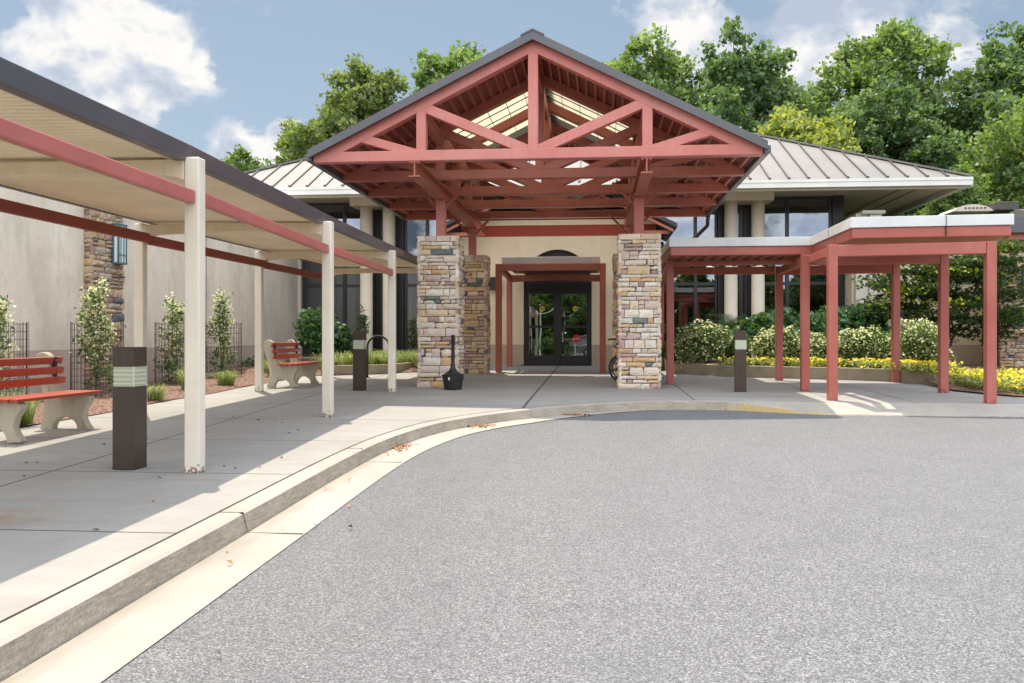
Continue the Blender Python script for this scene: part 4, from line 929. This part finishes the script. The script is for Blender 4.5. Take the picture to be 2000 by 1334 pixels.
for sgn in (-1, 1): k = len(tk); tk += [(.06, sgn*.10, .06), (.42, sgn*.10, .07), (.50, sgn*.10, -.16), (.57, sgn*.10, -.34)]; te += [(0, k), (k, k+1), (k+1, k+2), (k+2, k+3)]; trr += [.10, .083, .066, .058]
skinned('trousers', tk, te, trr, 'dark_trousers', pr, (0, 0, 0))
for sgn in (-1, 1):
    skinned('shoe', [(.58, sgn*.10, -.37), (.66, sgn*.10, -.385), (.76, sgn*.10, -.39)], [(0, 1), (1, 2)], [(.05, .045), (.05, .04), (.045, .03)], 'white_shoe', pr, (0, 0, 0))
    hv = [(.29, sgn*.20, .20), (.35, sgn*.20, .195)]; he = [(0, 1)]; hr = [.028, .03]
    for q in range(4): k = len(hv); dy = (q-1.5)*.019; hv += [(.385, sgn*.20+dy, .20), (.41, sgn*.20+dy, .185), (.418, sgn*.20+dy, .162)]; he += [(1, k), (k, k+1), (k+1, k+2)]; hr += [.010, .009, .008]
    k = len(hv); hv += [(.34, sgn*.165, .185), (.37, sgn*.155, .175)]; he += [(0, k), (k, k+1)]; hr += [.011, .009]
    skinned('hand', hv, he, hr, 'skin', pr, (0, 0, 0), 1)
hs = MB().lathe((wx+.05+.02, wy, wzz+.5+.74), [(.0, -.06), (.083, -.05), (.105, .0), (.10, .06), (.07, .11), (.0, .13)], 20); hs.build('hair', 'grey_hair', pr, smooth=True)
fx = wx+.05+.112
fm_ = MB().lathe((fx+.008, wy, wzz+1.215), [(.0, -.03), (.014, -.022), (.009, .02), (0, .03)], 8); fm_.build('nose', 'skin', pr, smooth=True)
ey = MB()
for sgn in (-1, 1): ey.lathe((fx-.006, wy+sgn*.033, wzz+1.25), [(0, -.012), (.012, 0), (0, .012)], 10)
ey.build('eyes', 'black_frame', pr, smooth=True); MB().box(fx-.012, fx, wy-.022, wy+.022, wzz+1.172, wzz+1.18).build('mouth', 'sign_red', pr)

# ================================================================== PLANTS
def sph(n, c, r, shell=.75, flat=0):
    d_ = RNG.normal(size=(n, 3)); d_ /= np.linalg.norm(d_, axis=1)[:, None]
    if flat: d_[:, 2] = np.where(d_[:, 2] < -flat, -d_[:, 2], d_[:, 2])
    q = shell+(1-shell)*RNG.random(n)**.7
    return np.array(c)+d_*np.array(r)*q[:, None], d_
def bush(name, c, r, n, size, m, label, cat='shrub', group=None, bloom=0, bsize=.022, bm='blossom', lumps=7, stem=True):
    b_ = empty(name, (c[0], c[1], c[2]-r[2]), label, cat, group)
    P = []; T = []; B = []
    for k in range(lumps):
        a_ = 2*math.pi*k/max(1, lumps-1)+RNG.random(); rr = .45 if k else 0
        cc = (c[0]+r[0]*rr*math.cos(a_), c[1]+r[1]*rr*math.sin(a_), c[2]+r[2]*(RNG.random()-.62)*.65)
        kk = .58+.14*RNG.random(); off_ = RNG.random(3)*9
        def lump(q, cc=cc): return np.array(cc)+(q-np.array(cc))*np.array([1+.42*mnoise.noise(Vector((v*3.2/max(r[0], .3)+off_))) for v in q])[:, None]
        p_, d_ = sph(n//lumps, cc, (r[0]*kk, r[1]*kk, r[2]*kk), .6, .9); p_ = lump(p_); P.append(p_); T.append(.45+RNG.normal(size=len(p_))*.2)
        if bloom: p_, d_ = sph(bloom//lumps, cc, (r[0]*kk*1.04, r[1]*kk*1.04, r[2]*kk*1.04), .88, .9); B.append(lump(p_))
    P = np.vstack(P); P[:, 2] = np.maximum(P[:, 2], c[2]-r[2]+.02)
    leaves('leaves', P, size, m, b_, np.concatenate(T), .35)
    if bloom: leaves('blossom', np.vstack(B), bsize, bm, b_, None, .6, .9)
    if stem:
        s = MB()
        for k in range(5): a_ = k*1.3; s.cyl((c[0]+.04*math.cos(a_), c[1]+.04*math.sin(a_), c[2]-r[2]-.05), (c[0]+r[0]*.4*math.cos(a_), c[1]+r[1]*.4*math.sin(a_), c[2]+r[2]*.2), .014, .006, 5)
        s.build('stem', 'bark', b_)
    return b_
G1 = 'rounded flowering shrubs in the right planter'
for (x, y, r_, lab) in ((2.72, 23.0, .68, 'round cream flowered shrub first right of the entrance, left of the bollard'),
                        (4.42, 22.35, .62, 'round cream flowered shrub just right of the bollard'),
                        (5.35, 22.5, .55, 'cream flowered shrub seen between the middle red posts'),
                        (6.28, 21.9, .66, 'cream flowered shrub right of the frontmost left red post'),
                        (7.45, 21.4, .70, 'round cream flowered shrub at the right end of the planter row')):
    bush('flowering_shrub', (x, y, wz(y)+.24+r_*.72), (r_*.93, r_*.85, r_*.95), 7500, .032, 'leaf_bush', lab, group=G1, bloom=2000, bsize=.026)
G2 = 'plain green shrubs between the flowering ones'
for (x, y, r_, lab) in ((3.45, 23.4, .62, 'plain green leafy shrub behind the right bollard'), (6.95, 22.8, .6, 'plain green rounded shrub tucked behind the last two flowering shrubs'), (2.25, 24.3, .5, 'dark shrub at the left end of the right planter beside the red post')):
    bush('green_shrub', (x, y, wz(y)+.25+r_*.75), (r_, r_*.9, r_*.9), 4200, .04, 'leaf_dark' if x < 3 else 'leaf_bush', lab, group=G2)
# large-leaved shrubs
for (x, y, z_, r_, lab) in ((4.6, 24.4, 1.62, (.95, .6, .72), 'broad leaved dark green shrub before the pair of round columns on the right'), (5.85, 24.2, 1.55, (.8, .6, .68), 'broad leaved shrub between the red posts under the right window'), (6.95, 24.6, 1.60, (.75, .6, .72), 'broad leaved shrub at the right end of the tall window'),
                         (-7.55, 24.6, 1.45, (.85, .8, .85), 'dense dark camellia like bush against the left window wall')):
    bush('broad_leaf_shrub', (x, y, z_), r_, 2800, .085, 'leaf_glossy', lab, group='broad leaved evergreen shrubs')
bush('slender_shrub', (-4.75, 25.6, 1.35), (.3, .3, .75), 700, .04, 'leaf_olive', 'thin twiggy shrub against the dark window left of the front stone pillar', lumps=5)
bush('slender_shrub', (-7.0, 26.6, 1.9), (.22, .22, .5), 260, .05, 'leaf_dark', 'thin dark sprig standing between the left bush and the round column', lumps=4)
# sago palms
def sago(x, y, z_, n, L, label):
    s_ = empty('sago_palm', (x, y, wz(y)), label, 'palm', 'sago palms in the right planter')
    MB().lathe((x, y, wz(y)+.1), [(0, 0), (.12, 0), (.13, z_-wz(y)-.1), (0, z_-wz(y)-.05)], 12).build('trunk', 'bark', s_)
    V = []; F = []; T = []; off = org(s_)
    for i in range(n):
        a_ = 6.283*i/n+RNG.random()*.2; el = .25+.9*RNG.random(); pp = Vector((x, y, z_)); dv = Vector((math.cos(a_)*math.cos(el), math.sin(a_)*math.cos(el), math.sin(el))); seg = 22
        for k in range(seg):
            u_ = k/seg; pp = pp+dv*(L/seg); dv = (dv+Vector((0, 0, -.075))).normalized(); sd_ = dv.cross(Vector((0, 0, 1))).normalized(); ln = .20*math.sin(math.pi*min(1, .15+u_*.85))+.03
            for sg in (-1, 1):
                q = pp+sd_*(sg*ln)+dv*ln*.5+Vector((0, 0, .03)); k0 = len(V); V += [tuple(pp-dv*.008-off), tuple(pp+dv*.010-off), tuple(q-off)]; F.append((k0, k0+1, k0+2)); T.append(.5+.4*RNG.random())
    me = bpy.data.meshes.new('fronds'); me.from_pydata(V, [], F); at = me.attributes.new('tint', 'FLOAT', 'FACE'); at.data.foreach_set('value', T); me.materials.append(MATS['leaf_glossy'])
    o = bpy.data.objects.new('fronds', me); COL.objects.link(o); o.parent = s_
sago(2.95, 24.9, 1.38, 26, .75, 'low sago palm left of the round columns'); sago(3.72, 25.5, 1.6, 26, .8, 'taller sago palm directly before the left round column of the right pair')
# yellow flowers
P = []; Q = []
def inbed(x, y):
    return True
cand = 0
path = [(p.x, p.y) for p in PRc if p.x > 3.3]
for (px_, py_) in path:
    for k in range(170):
        x = px_+RNG.normal()*.22+.12; y = py_+.30+RNG.random()*.55; P.append((x, y, wz(y)+.2+.05+RNG.random()*.16))
for k in range(15500):
    u_ = RNG.random(); v_ = RNG.random(); y = 15.3+4.6*v_; xl = 6.98+max(0, (17.2-y))*.42 if y < 18.6 else 6.98; x = xl+.10+u_*(2.9+1.2*RNG.random())
    P.append((x-.22, y-.12, wz(y)+.04+RNG.random()*.22+.06*mnoise.noise((x*3, y*3, 0))))
P = np.array(P); P[:, 2] += .03*np.sin(P[:, 0]*9)*np.sin(P[:, 1]*8)
fb = leaves('flower_bed', P, .040, 'leaf_liriope', None, RNG.random(len(P))*.8+.2, .5, .8); tag(fb, 'low bed of bright yellow flowers edging the right planter', 'flowers', kind='stuff')
sel = P[RNG.random(len(P)) < .42].copy(); sel[:, 2] += .05; sel[:, 2] = np.maximum(sel[:, 2], np.array([wz(y)+.16 for y in sel[:, 1]])+np.where(sel[:, 0] < 6.95, .13, 0))
bl_ = leaves('yellow_blossom', sel, .030, 'blossom_yellow', fb, None, 1.1, .95); bl_['kind'] = 'stuff'
# liriope
lb = []
for i in range(75):
    u_ = RNG.random(); x = -6.9+2.6*u_; y = 22.1+RNG.random()*1.9+(.9 if x > -5.3 else 0)+(-.6 if x < -6.2 else 0)
    lb.append((x, y, wz(y)+.14))
tag(blades('grass_border', lb, .46, .010, 'leaf_liriope', per=46), 'arching variegated grass filling the left planter before the windows', 'grass', kind='stuff')
lab = ['spiky grass tuft under the near bench', 'larger grass tuft at the mulch edge right of the first cream post', 'small grass tuft between the caged vines and the second back post', 'grass tuft at the foot of the far bench', 'faint grass tuft at the bed edge behind the nearest bollard', 'grass tuft behind the far bench near the wall']
for (x, y, L, lb_) in ((-7.1, 10.5, .30, lab[0]), (-7.55, 16.3, .32, lab[1]), (-7.35, 17.4, .24, lab[2]), (-7.3, 20.1, .30, lab[3]), (-7.25, 14.0, .20, lab[4]), (-8.0, 21.6, .3, lab[5])):
    r_ = empty('grass_tuft', (x, y, wz(y)), lb_, 'grass', 'grass tufts along the mulch bed'); blades('blades', [(x+RNG.normal()*.09, y+RNG.normal()*.09, wz(y)+.03) for _ in range(5)], L*1.45, .007, 'leaf_liriope', r_, per=60)
bush('low_bush', (-9.0, 23.0, wz(23)+.2), (.35, .35, .25), 500, .04, 'leaf_dark', 'low dark bush at the far end of the mulch bed by the stucco wall', lumps=4)
# caged vines
def vine(x, y, h, wr, label, cl, dark=.5):
    v_ = empty('young_vine', (x, y, wz(y)), label, 'vine', 'young flowering vines along the stucco wall')
    s = MB(); zb_ = wz(y)
    for k in range(4):
        a_ = k*1.6; s.tube([(x, y, zb_), (x+.05*math.cos(a_), y+.05*math.sin(a_), zb_+h*.4), (x+.1*math.cos(a_+1), y+.1*math.sin(a_+1), zb_+h*(.7+.08*k))], .009, 5)
    s.build('stem', 'green_stem', v_)
    P = []; B = []
    for k in range(46):
        zc = h*RNG.random()**.85; rr = wr*(1.0-.75*zc/h)+.04; a_ = RNG.random()*6.28; c_ = (x+rr*math.cos(a_)*RNG.random(), y+rr*math.sin(a_)*RNG.random(), zb_+.1+zc)
        P.append(np.array(c_)+RNG.normal(size=(26, 3))*np.array([.07, .07, .075]))
        if zc > h*.25: B.append(np.array(c_)+RNG.normal(size=(26, 3))*np.array([.08, .08, .07]))
    leaves('leaves', np.vstack(P), .036, 'leaf_dark', v_, None, .3); leaves('blossom', np.vstack(B), .026, 'blossom', v_, None, .6, .8)
    c = empty('wire_cage', (x-.05, y+.1, wz(y)), cl, 'cage', 'rusty wire cages behind the young vines'); w_ = MB(); rr = .42; n = 34; hh = 1.28; cx2, cy2 = x-.05, y+.12
    for k in range(n):
        a_ = 2*math.pi*k/n; j = RNG.normal()*.012
        w_.cyl((cx2+rr*math.cos(a_)+j, cy2+rr*math.sin(a_), zb_), (cx2+rr*math.cos(a_), cy2+rr*math.sin(a_)+j, zb_+hh+RNG.random()*.03), .0035, None, 4, False)
    for q in range(12):
        zq = zb_+.05+q*hh/11.5; pts = [(cx2+rr*math.cos(2*math.pi*k/24), cy2+rr*math.sin(2*math.pi*k/24), zq+RNG.normal()*.006) for k in range(25)]
        for a_, b_ in zip(pts, pts[1:]): w_.cyl(a_, b_, .0025, None, 3, False)
    w_.build('mesh', 'rusty_wire', c, recalc=False)
vine(-8.62, 12.15, 1.45, .42, 'sparse flowering vine cut off by the left edge of the picture', 'round rusty wire cage at the far left edge against the stucco')
vine(-8.55, 14.7, 1.85, .40, 'tallest and fullest young flowering vine in front of the stone strip', 'rusty wire cage round the vine at the stone strip')
vine(-8.6, 17.75, 1.65, .40, 'young flowering vine just left of the first cream post', 'rusty wire cage left of the first cream post')
vine(-8.55, 19.95, 1.85, .36, 'slim young flowering vine between the first and second cream posts', 'rusty wire cage nearest the far bench')

# ---- trees
def tree_mesh(seed, H, Rd, n_lobes, per, leaf, m, clump=.55, base=.30, spire=.35):
    """returns (crown object, trunk object) built round the origin"""
    rs = np.random.default_rng(seed); P = []; T = []; tr = MB()
    th = H*.92
    tr.cyl((0, 0, -.4), (0, 0, H*.35), .034*H*.55, .022*H*.6, 10); tr.cyl((0, 0, H*.35), (.02*H, 0, H*.8), .022*H*.55, .006*H, 8)
    n_lobes = int(n_lobes*1.75)
    for k in range(n_lobes):
        a_ = k*2.399+rs.random()*.6; u_ = (k+.5)/n_lobes; zc = H*(base+(.93-base)*u_**.85); rr = Rd*(1.05-.75*max(0, (u_-.35)/.65)**1.3)*(.30+.68*rs.random())
        c = np.array([rr*math.cos(a_), rr*math.sin(a_), zc]); rl = Rd*(.20+.15*rs.random())*(1.15-.35*u_); rad = np.array([rl, rl, rl*(1.0+spire*rs.random())])
        tr.cyl((0.01*H*u_, 0, max(H*.15, zc-rr*.9-.1*H)), (c[0]*.9, c[1]*.9, zc), .012*H*.5, .003*H, 6)
        nc = int(per*1.25*(rl/(Rd*.38))**2)+5; d_ = rs.normal(size=(nc, 3)); d_ /= np.linalg.norm(d_, axis=1)[:, None]; cc = c+d_*rad*(.55+.5*rs.random(nc))[:, None]
        for q in range(nc):
            nl = int(34+26*rs.random()); pp = cc[q]+rs.normal(size=(nl, 3))*clump*np.array([.46, .46, .36]); P.append(pp); T.append(np.full(nl, .5+rs.normal()*.17)+rs.normal(size=nl)*.14)
            if rs.random() < .14: tr.cyl(tuple(c*.92), tuple(cc[q]), .0035*H*.4, .0012*H, 4, False)
    P = np.vstack(P); T = np.concatenate(T)
    cr = leaves('crown', P, leaf, m, None, T, .25, .7); tk = tr.build('trunk', 'bark', None)
    return cr, tk
def plant(protos, x, y, s, rz, label, group, name='tree', sz=None):
    t_ = empty(name, (x, y, gz(y)), label, 'tree', group); t_.scale = (s, s, sz or s); t_.rotation_euler = (0, 0, rz)
    for pr_ in protos:
        c = pr_ if pr_.get('used') is None else pr_.copy()
        if c is pr_: pr_['used'] = 1
        else: COL.objects.link(c)
        c.parent = t_
    return t_
TA = tree_mesh(1, 18, 5.2, 17, 34, .145, 'leaf_mid'); TB = tree_mesh(2, 18, 4.6, 15, 34, .145, 'leaf_olive', spire=.6); TC = tree_mesh(3, 18, 5.6, 18, 32, .145, 'leaf_dark', spire=.5)
TD = tree_mesh(4, 18, 5.4, 17, 34, .145, 'leaf_mid', .6, .25, .8); TL = tree_mesh(5, 10, 3.6, 12, 44, .12, 'leaf_lime', .45, .25, .2); TO = tree_mesh(6, 16, 5.8, 18, 34, .13, 'leaf_locust', .6, .2, .1)
GT = 'tall trees beyond the building'
for (pr_, x, y, s, rz, lab) in (
    (TA, -22.0, 55, .70, 0, 'bright green tree top far left beyond the canopy roof'),
    (TB, -12.6, 48, .90, 1, 'tall olive green tree with lobed crown left of the portico peak'),
    (TB, -15.6, 49, .76, 2.2, 'shorter open olive tree leaning at the left of the taller one'),
    (TA, -8.6, 52, 1.0, 2, 'light green tree rising behind the left slope of the portico'),
    (TD, 2.5, 50, .96, .5, 'tall green tree just right of the portico peak'),
    (TA, -.6, 54, .98, 4, 'green tree whose top peeks directly right of the gable apex'),
    (TC, 8.2, 50, .95, 1, 'tall dense tree second right of the portico under the white cloud'),
    (TD, 15.4, 49, .99, 2.6, 'tallest broad tree right of the centre above the metal roof'),
    (TC, 20.9, 46, .90, 3, 'tall tree with dark crown at the upper right corner'),
    (TO, 18.4, 38, .72, 1, 'feathery pale green tree at the right edge'),
    (TC, 11.8, 54, .85, 5, 'shorter dark tree filling the gap behind the yellow green tree'),
    (TC, 17.5, 55, .85, .2, 'dark tree deep behind the right end of the roof'),
    (TD, 5.0, 56, .82, 2, 'dark green tree deep behind the right roof slope'),
    (TA, 23.5, 52, .95, 2, 'tree behind the feathery one at the right edge')):
    plant(pr_, x, y, s, rz, lab, GT)
plant(TL, 8.6, 39, 1.06, 0, 'bright yellow green tree just above the metal roof ridge', GT)
plant(TL, 14.9, 37, .62, 2, 'low yellow green tree under the right roof corner', GT)
plant(TA, 13.2, 35, .40, 1, 'low green tree under the right eave behind the walkway roof', GT)
plant(TO, 17.0, 34, .42, 2, 'low pale tree at the right edge above the far wing', GT)
plant(TC, 19.8, 37, .62, 2, 'mid height dark tree at the right edge beneath the tall ones', GT)
plant(TC, 13.5, 44, .72, 4, 'mid height dark tree behind the tip of the metal roof', GT)
# japanese maple
mp = empty('japanese_maple', (8.75, 24.3, wz(24.3)), 'dark layered maple with crooked stems between the red posts and the stone pier', 'tree')
P = []; T = []; tr = MB()
mc = (8.9, 24.2)
for k, (dx, dy) in enumerate(((-.9, 0), (-.3, .3), (.4, -.2), (1.1, .1), (-1.2, .2))):
    tr.tube([(mc[0]+.05*k, mc[1], wz(24)), (mc[0]+dx*.3, mc[1]+dy*.4, 1.3), (mc[0]+dx*.7, mc[1]+dy, 2.1), (mc[0]+dx*1.0, mc[1]+dy, 3.0)], .035, 6)
for k in range(135):
    x = mc[0]+RNG.uniform(-1.6, 1.75); zc = RNG.uniform(1.75, 3.75); y = mc[1]+RNG.uniform(-.9, .8)
    if x < 8.0 and zc < 1.9: continue
    hl = RNG.random() < .07
    n_ = 95; P.append(np.array([x, y, zc])+RNG.normal(size=(n_, 3))*np.array([.26, .24, .055])); T.append(np.full(n_, 1.0) if hl else RNG.random(n_)*.75)
for (x, zc) in ((10.75, 2.4), (10.55, 1.7), (7.5, 2.0), (7.4, 2.8), (9.6, 1.5), (10.3, 1.45), (9.1, 1.55)):
    P.append(np.array([x, 24.0, zc])+RNG.normal(size=(160, 3))*np.array([.26, .2, .10])); T.append(RNG.random(160)*.7)
tr.build('trunk', 'bark', mp, smooth=True); leaves('crown', np.vstack(P), .052, 'leaf_maple', mp, np.concatenate(T), .9, .8)
plant(TO, 12.2, 33.5, .30, 0, 'light green tree just beyond the setback wall at the right', GT)

# litter on the ground
def litter(c, n, sx, sy, label, onroad=True):
    P = []
    for k in range(n): x = c[0]+RNG.normal()*sx; y = c[1]+RNG.normal()*sy; P.append((x, y, (az(y) if onroad else wz(y))+.018+RNG.random()*.02))
    o = leaves('dry_leaves', P, .022, 'dry_leaf', None, None, 1.2, .6); tag(o, label, 'leaves', kind='stuff'); 
litter((-2.2, 10.0), 90, .07, .20, 'small pile of dry brown leaves in the gutter bend'); litter((-1.65, 12.15), 130, .13, .12, 'scatter of dry leaves at the middle of the kerb bend'); litter((-.3, 13.75), 80, .15, .04, 'dry leaves against the far kerb')
litter((-1.9, 5.5), 9, .2, 2.0, 'few single dry leaves along the gutter')
P = [(RNG.uniform(-5.8, -2.8), RNG.uniform(4, 13)) for k in range(34)]
o = leaves('leaf_debris', [(x, y, wz(y)+.012) for x, y in P], .022, 'rusty_dummy' if 'rusty_dummy' in MATS else 'bark', None, None, 1.4, .5); tag(o, 'small dark leaf bits scattered over the shaded walk', 'leaves', kind='stuff')

# ================================================================== ACROSS THE ROAD (seen in the glass)
for (pr_, x, y, s, rz, lab) in ((TC, -14, -46, .55, 0, 'dark tree across the road at far left'), (TD, -6, -52, .5, 1, 'green tree across the road behind the street lamps'), (TC, 1, -50, .55, 2, 'dark tree across the road behind the white house'), (TA, 8, -48, .5, 3, 'green tree across the road right of the house'), (TD, 16, -45, .55, 4, 'green tree across the road at far right'), (TC, -22, -44, .6, 1, 'leafy tree across the road beyond the left wing'), (TC, 26, -42, .6, 2, 'leafy tree across the road at the end'), (TD, -10, -60, .72, 5, 'tall tree far across the road behind the lamps'), (TC, 5, -62, .75, 3, 'tall dark tree far across the road behind the house'), (TA, 20, -58, .72, 2, 'tall tree far across the road at the right')):
    plant(pr_, x, y, s, rz, lab, 'trees across the road')
def street_lamp(x, y, label):
    l_ = empty('street_lamp', (0, 0, 0), label, 'street lamp', 'double arm street lamps')
    MB().cyl((0, 0, 0), (0, 0, 5.2), .10, .06, 10).build('pole', 'lamp_white', l_, local=True)
    for sg in (-1, 1):
        MB().tube([(0, 0, 4.6)]+[(sg*1.5*math.sin(a_), 0, 4.6+1.1*(1-math.cos(a_))) for a_ in [k*.26 for k in range(1, 7)]], .05, 6).build('arm', 'lamp_white', l_, local=True)
        MB().box(*sorted((sg*1.4, sg*2.0)), -.12, .12, 5.62, 5.72).build('head', 'lamp_white', l_, local=True, bevel=.03)
    l_.location = (x, y, gz(y)-.1); return l_
street_lamp(-5.9, -42, 'nearer white double arm street lamp across the road'); street_lamp(-3.6, -52, 'farther white double arm street lamp across the road')
hs = empty('white_house', (3, -46, -.8), 'small white house with grey roof and square windows across the road', 'house')
MB().box(-3.2, 10, -50, -44, -1.5, .9).build('wall', 'siding_white', hs)
MB().prism([(-3.9, .85), (3.4, 2.15), (10.7, .85), (10.7, 1.0), (3.4, 2.35), (-3.9, 1.0)], -50.5, -43.4).build('roof', 'shingle', hs); MB().prism([(-3.2, .9), (3.4, 2.1), (10, .9)], -50, -44).build('gable', 'siding_white', hs)
for x in (-2.2, -.8, 1.2, 4.0, 7.2): w_ = MB().box(x, x+.9, -44.02, -43.96, -.5, .5).build('window', 'gutter_white', hs); MB().box(x+.08, x+.82, -43.955, -43.94, -.42, .42).build('pane', 'car_glass', w_)
ss = empty('stop_sign', (-1.9, -33, gz(-33)-.1), 'red octagonal stop sign on a post across the road', 'sign')
MB().cyl((-1.9, -33, -.7), (-1.9, -33, 1.4), .03).build('post', 'lamp_white', ss)
oc = [(-1.9+.34*math.cos(R(22.5+45*k)), 1.15+.34*math.sin(R(22.5+45*k))) for k in range(8)]
MB().prism(oc, -32.95, -32.93).build('face', 'sign_red', ss)
tcu = bpy.data.curves.new('lettering', 'FONT'); tcu.body = 'STOP'; tcu.size = .24; tcu.align_x = 'CENTER'; tcu.align_y = 'CENTER'; tcu.extrude = .002; tcu.materials.append(MATS['lamp_white'])
to = bpy.data.objects.new('lettering_curve', tcu); me = bpy.data.meshes.new_from_object(to); bpy.data.objects.remove(to); to = bpy.data.objects.new('lettering', me); COL.objects.link(to); to.parent = ss; to.location = (0, .075, 1.15-(gz(-33)-.1)); to.rotation_euler = (R(90), 0, R(180))
cr_ = empty('parked_car', (0, 0, 0), 'dark grey hatchback parked across the road', 'car')
pf = [(-2.1, .28), (-2.15, .7), (-1.95, .95), (-1.2, 1.02), (-.6, 1.42), (.9, 1.46), (1.6, 1.05), (2.1, .9), (2.2, .5), (2.1, .28)]
MB().prism(pf, -.85, .85).build('body', 'car_paint', cr_, bevel=.06, local=True)
MB().prism([(-1.05, 1.04), (-.55, 1.37), (.85, 1.40), (1.4, 1.06)], -.862, .862).build('window', 'car_glass', cr_, local=True)
for x in (-1.35, 1.35):
    for y in (-.8, .8): w_ = MB().cyl((x, y-.1, .32), (x, y+.1, .32), .32, None, 20).build('wheel', 'rubber', cr_, local=True); MB().cyl((x, y-.105, .32), (x, y+.105, .32), .18, None, 12).build('rim', 'chrome', w_, local=True)
for y in (-.6, .6): MB().box(2.08, 2.16, y-.15, y+.15, .68, .80).build('headlight', 'frosted', cr_, local=True)
cr_.location = (.6, -27, gz(-27)-.05)
for (pr_, x, y, s, rz, lab) in ((TC, -1.6, -55, .6, .7, 'dark tree across the road between the lamps and the house'), (TD, -9.5, -50, .5, 2.5, 'leafy tree across the road left of the nearer lamp'), (TA, 12, -52, .62, 4.4, 'tree across the road beyond the right end of the house')):
    plant(pr_, x, y, s, rz, lab, 'trees across the road')
for (x, y, lab) in ((-9, -40, 'low wide hedge across the road at the left'), (-5.2, -44, 'low wide hedge across the road at the foot of the lamps'), (10, -40, 'low wide hedge across the road at the right')):
    bush('hedge', (x, y, .3), (3.2, 1.2, 1.1), 3000, .13, 'leaf_dark', lab, group='hedges across the road')
n_ = 15000; px_ = RNG.uniform(-110, 110, n_); hh_ = 8.5+3.5*np.sin(px_*.13)*np.cos(px_*.31)+1.5*np.sin(px_*.9); pz_ = -1.5+hh_*RNG.random(n_)**.8; py_ = -78+RNG.normal(size=n_)*2.0
o = leaves('distant_wood', np.stack([px_, py_, pz_], 1), .75, 'leaf_dark', None, np.clip(.35+RNG.normal(size=n_)*.2, 0, 1), .2, .8)
tag(o, 'dark line of distant woodland across the road', 'woods', kind='stuff')
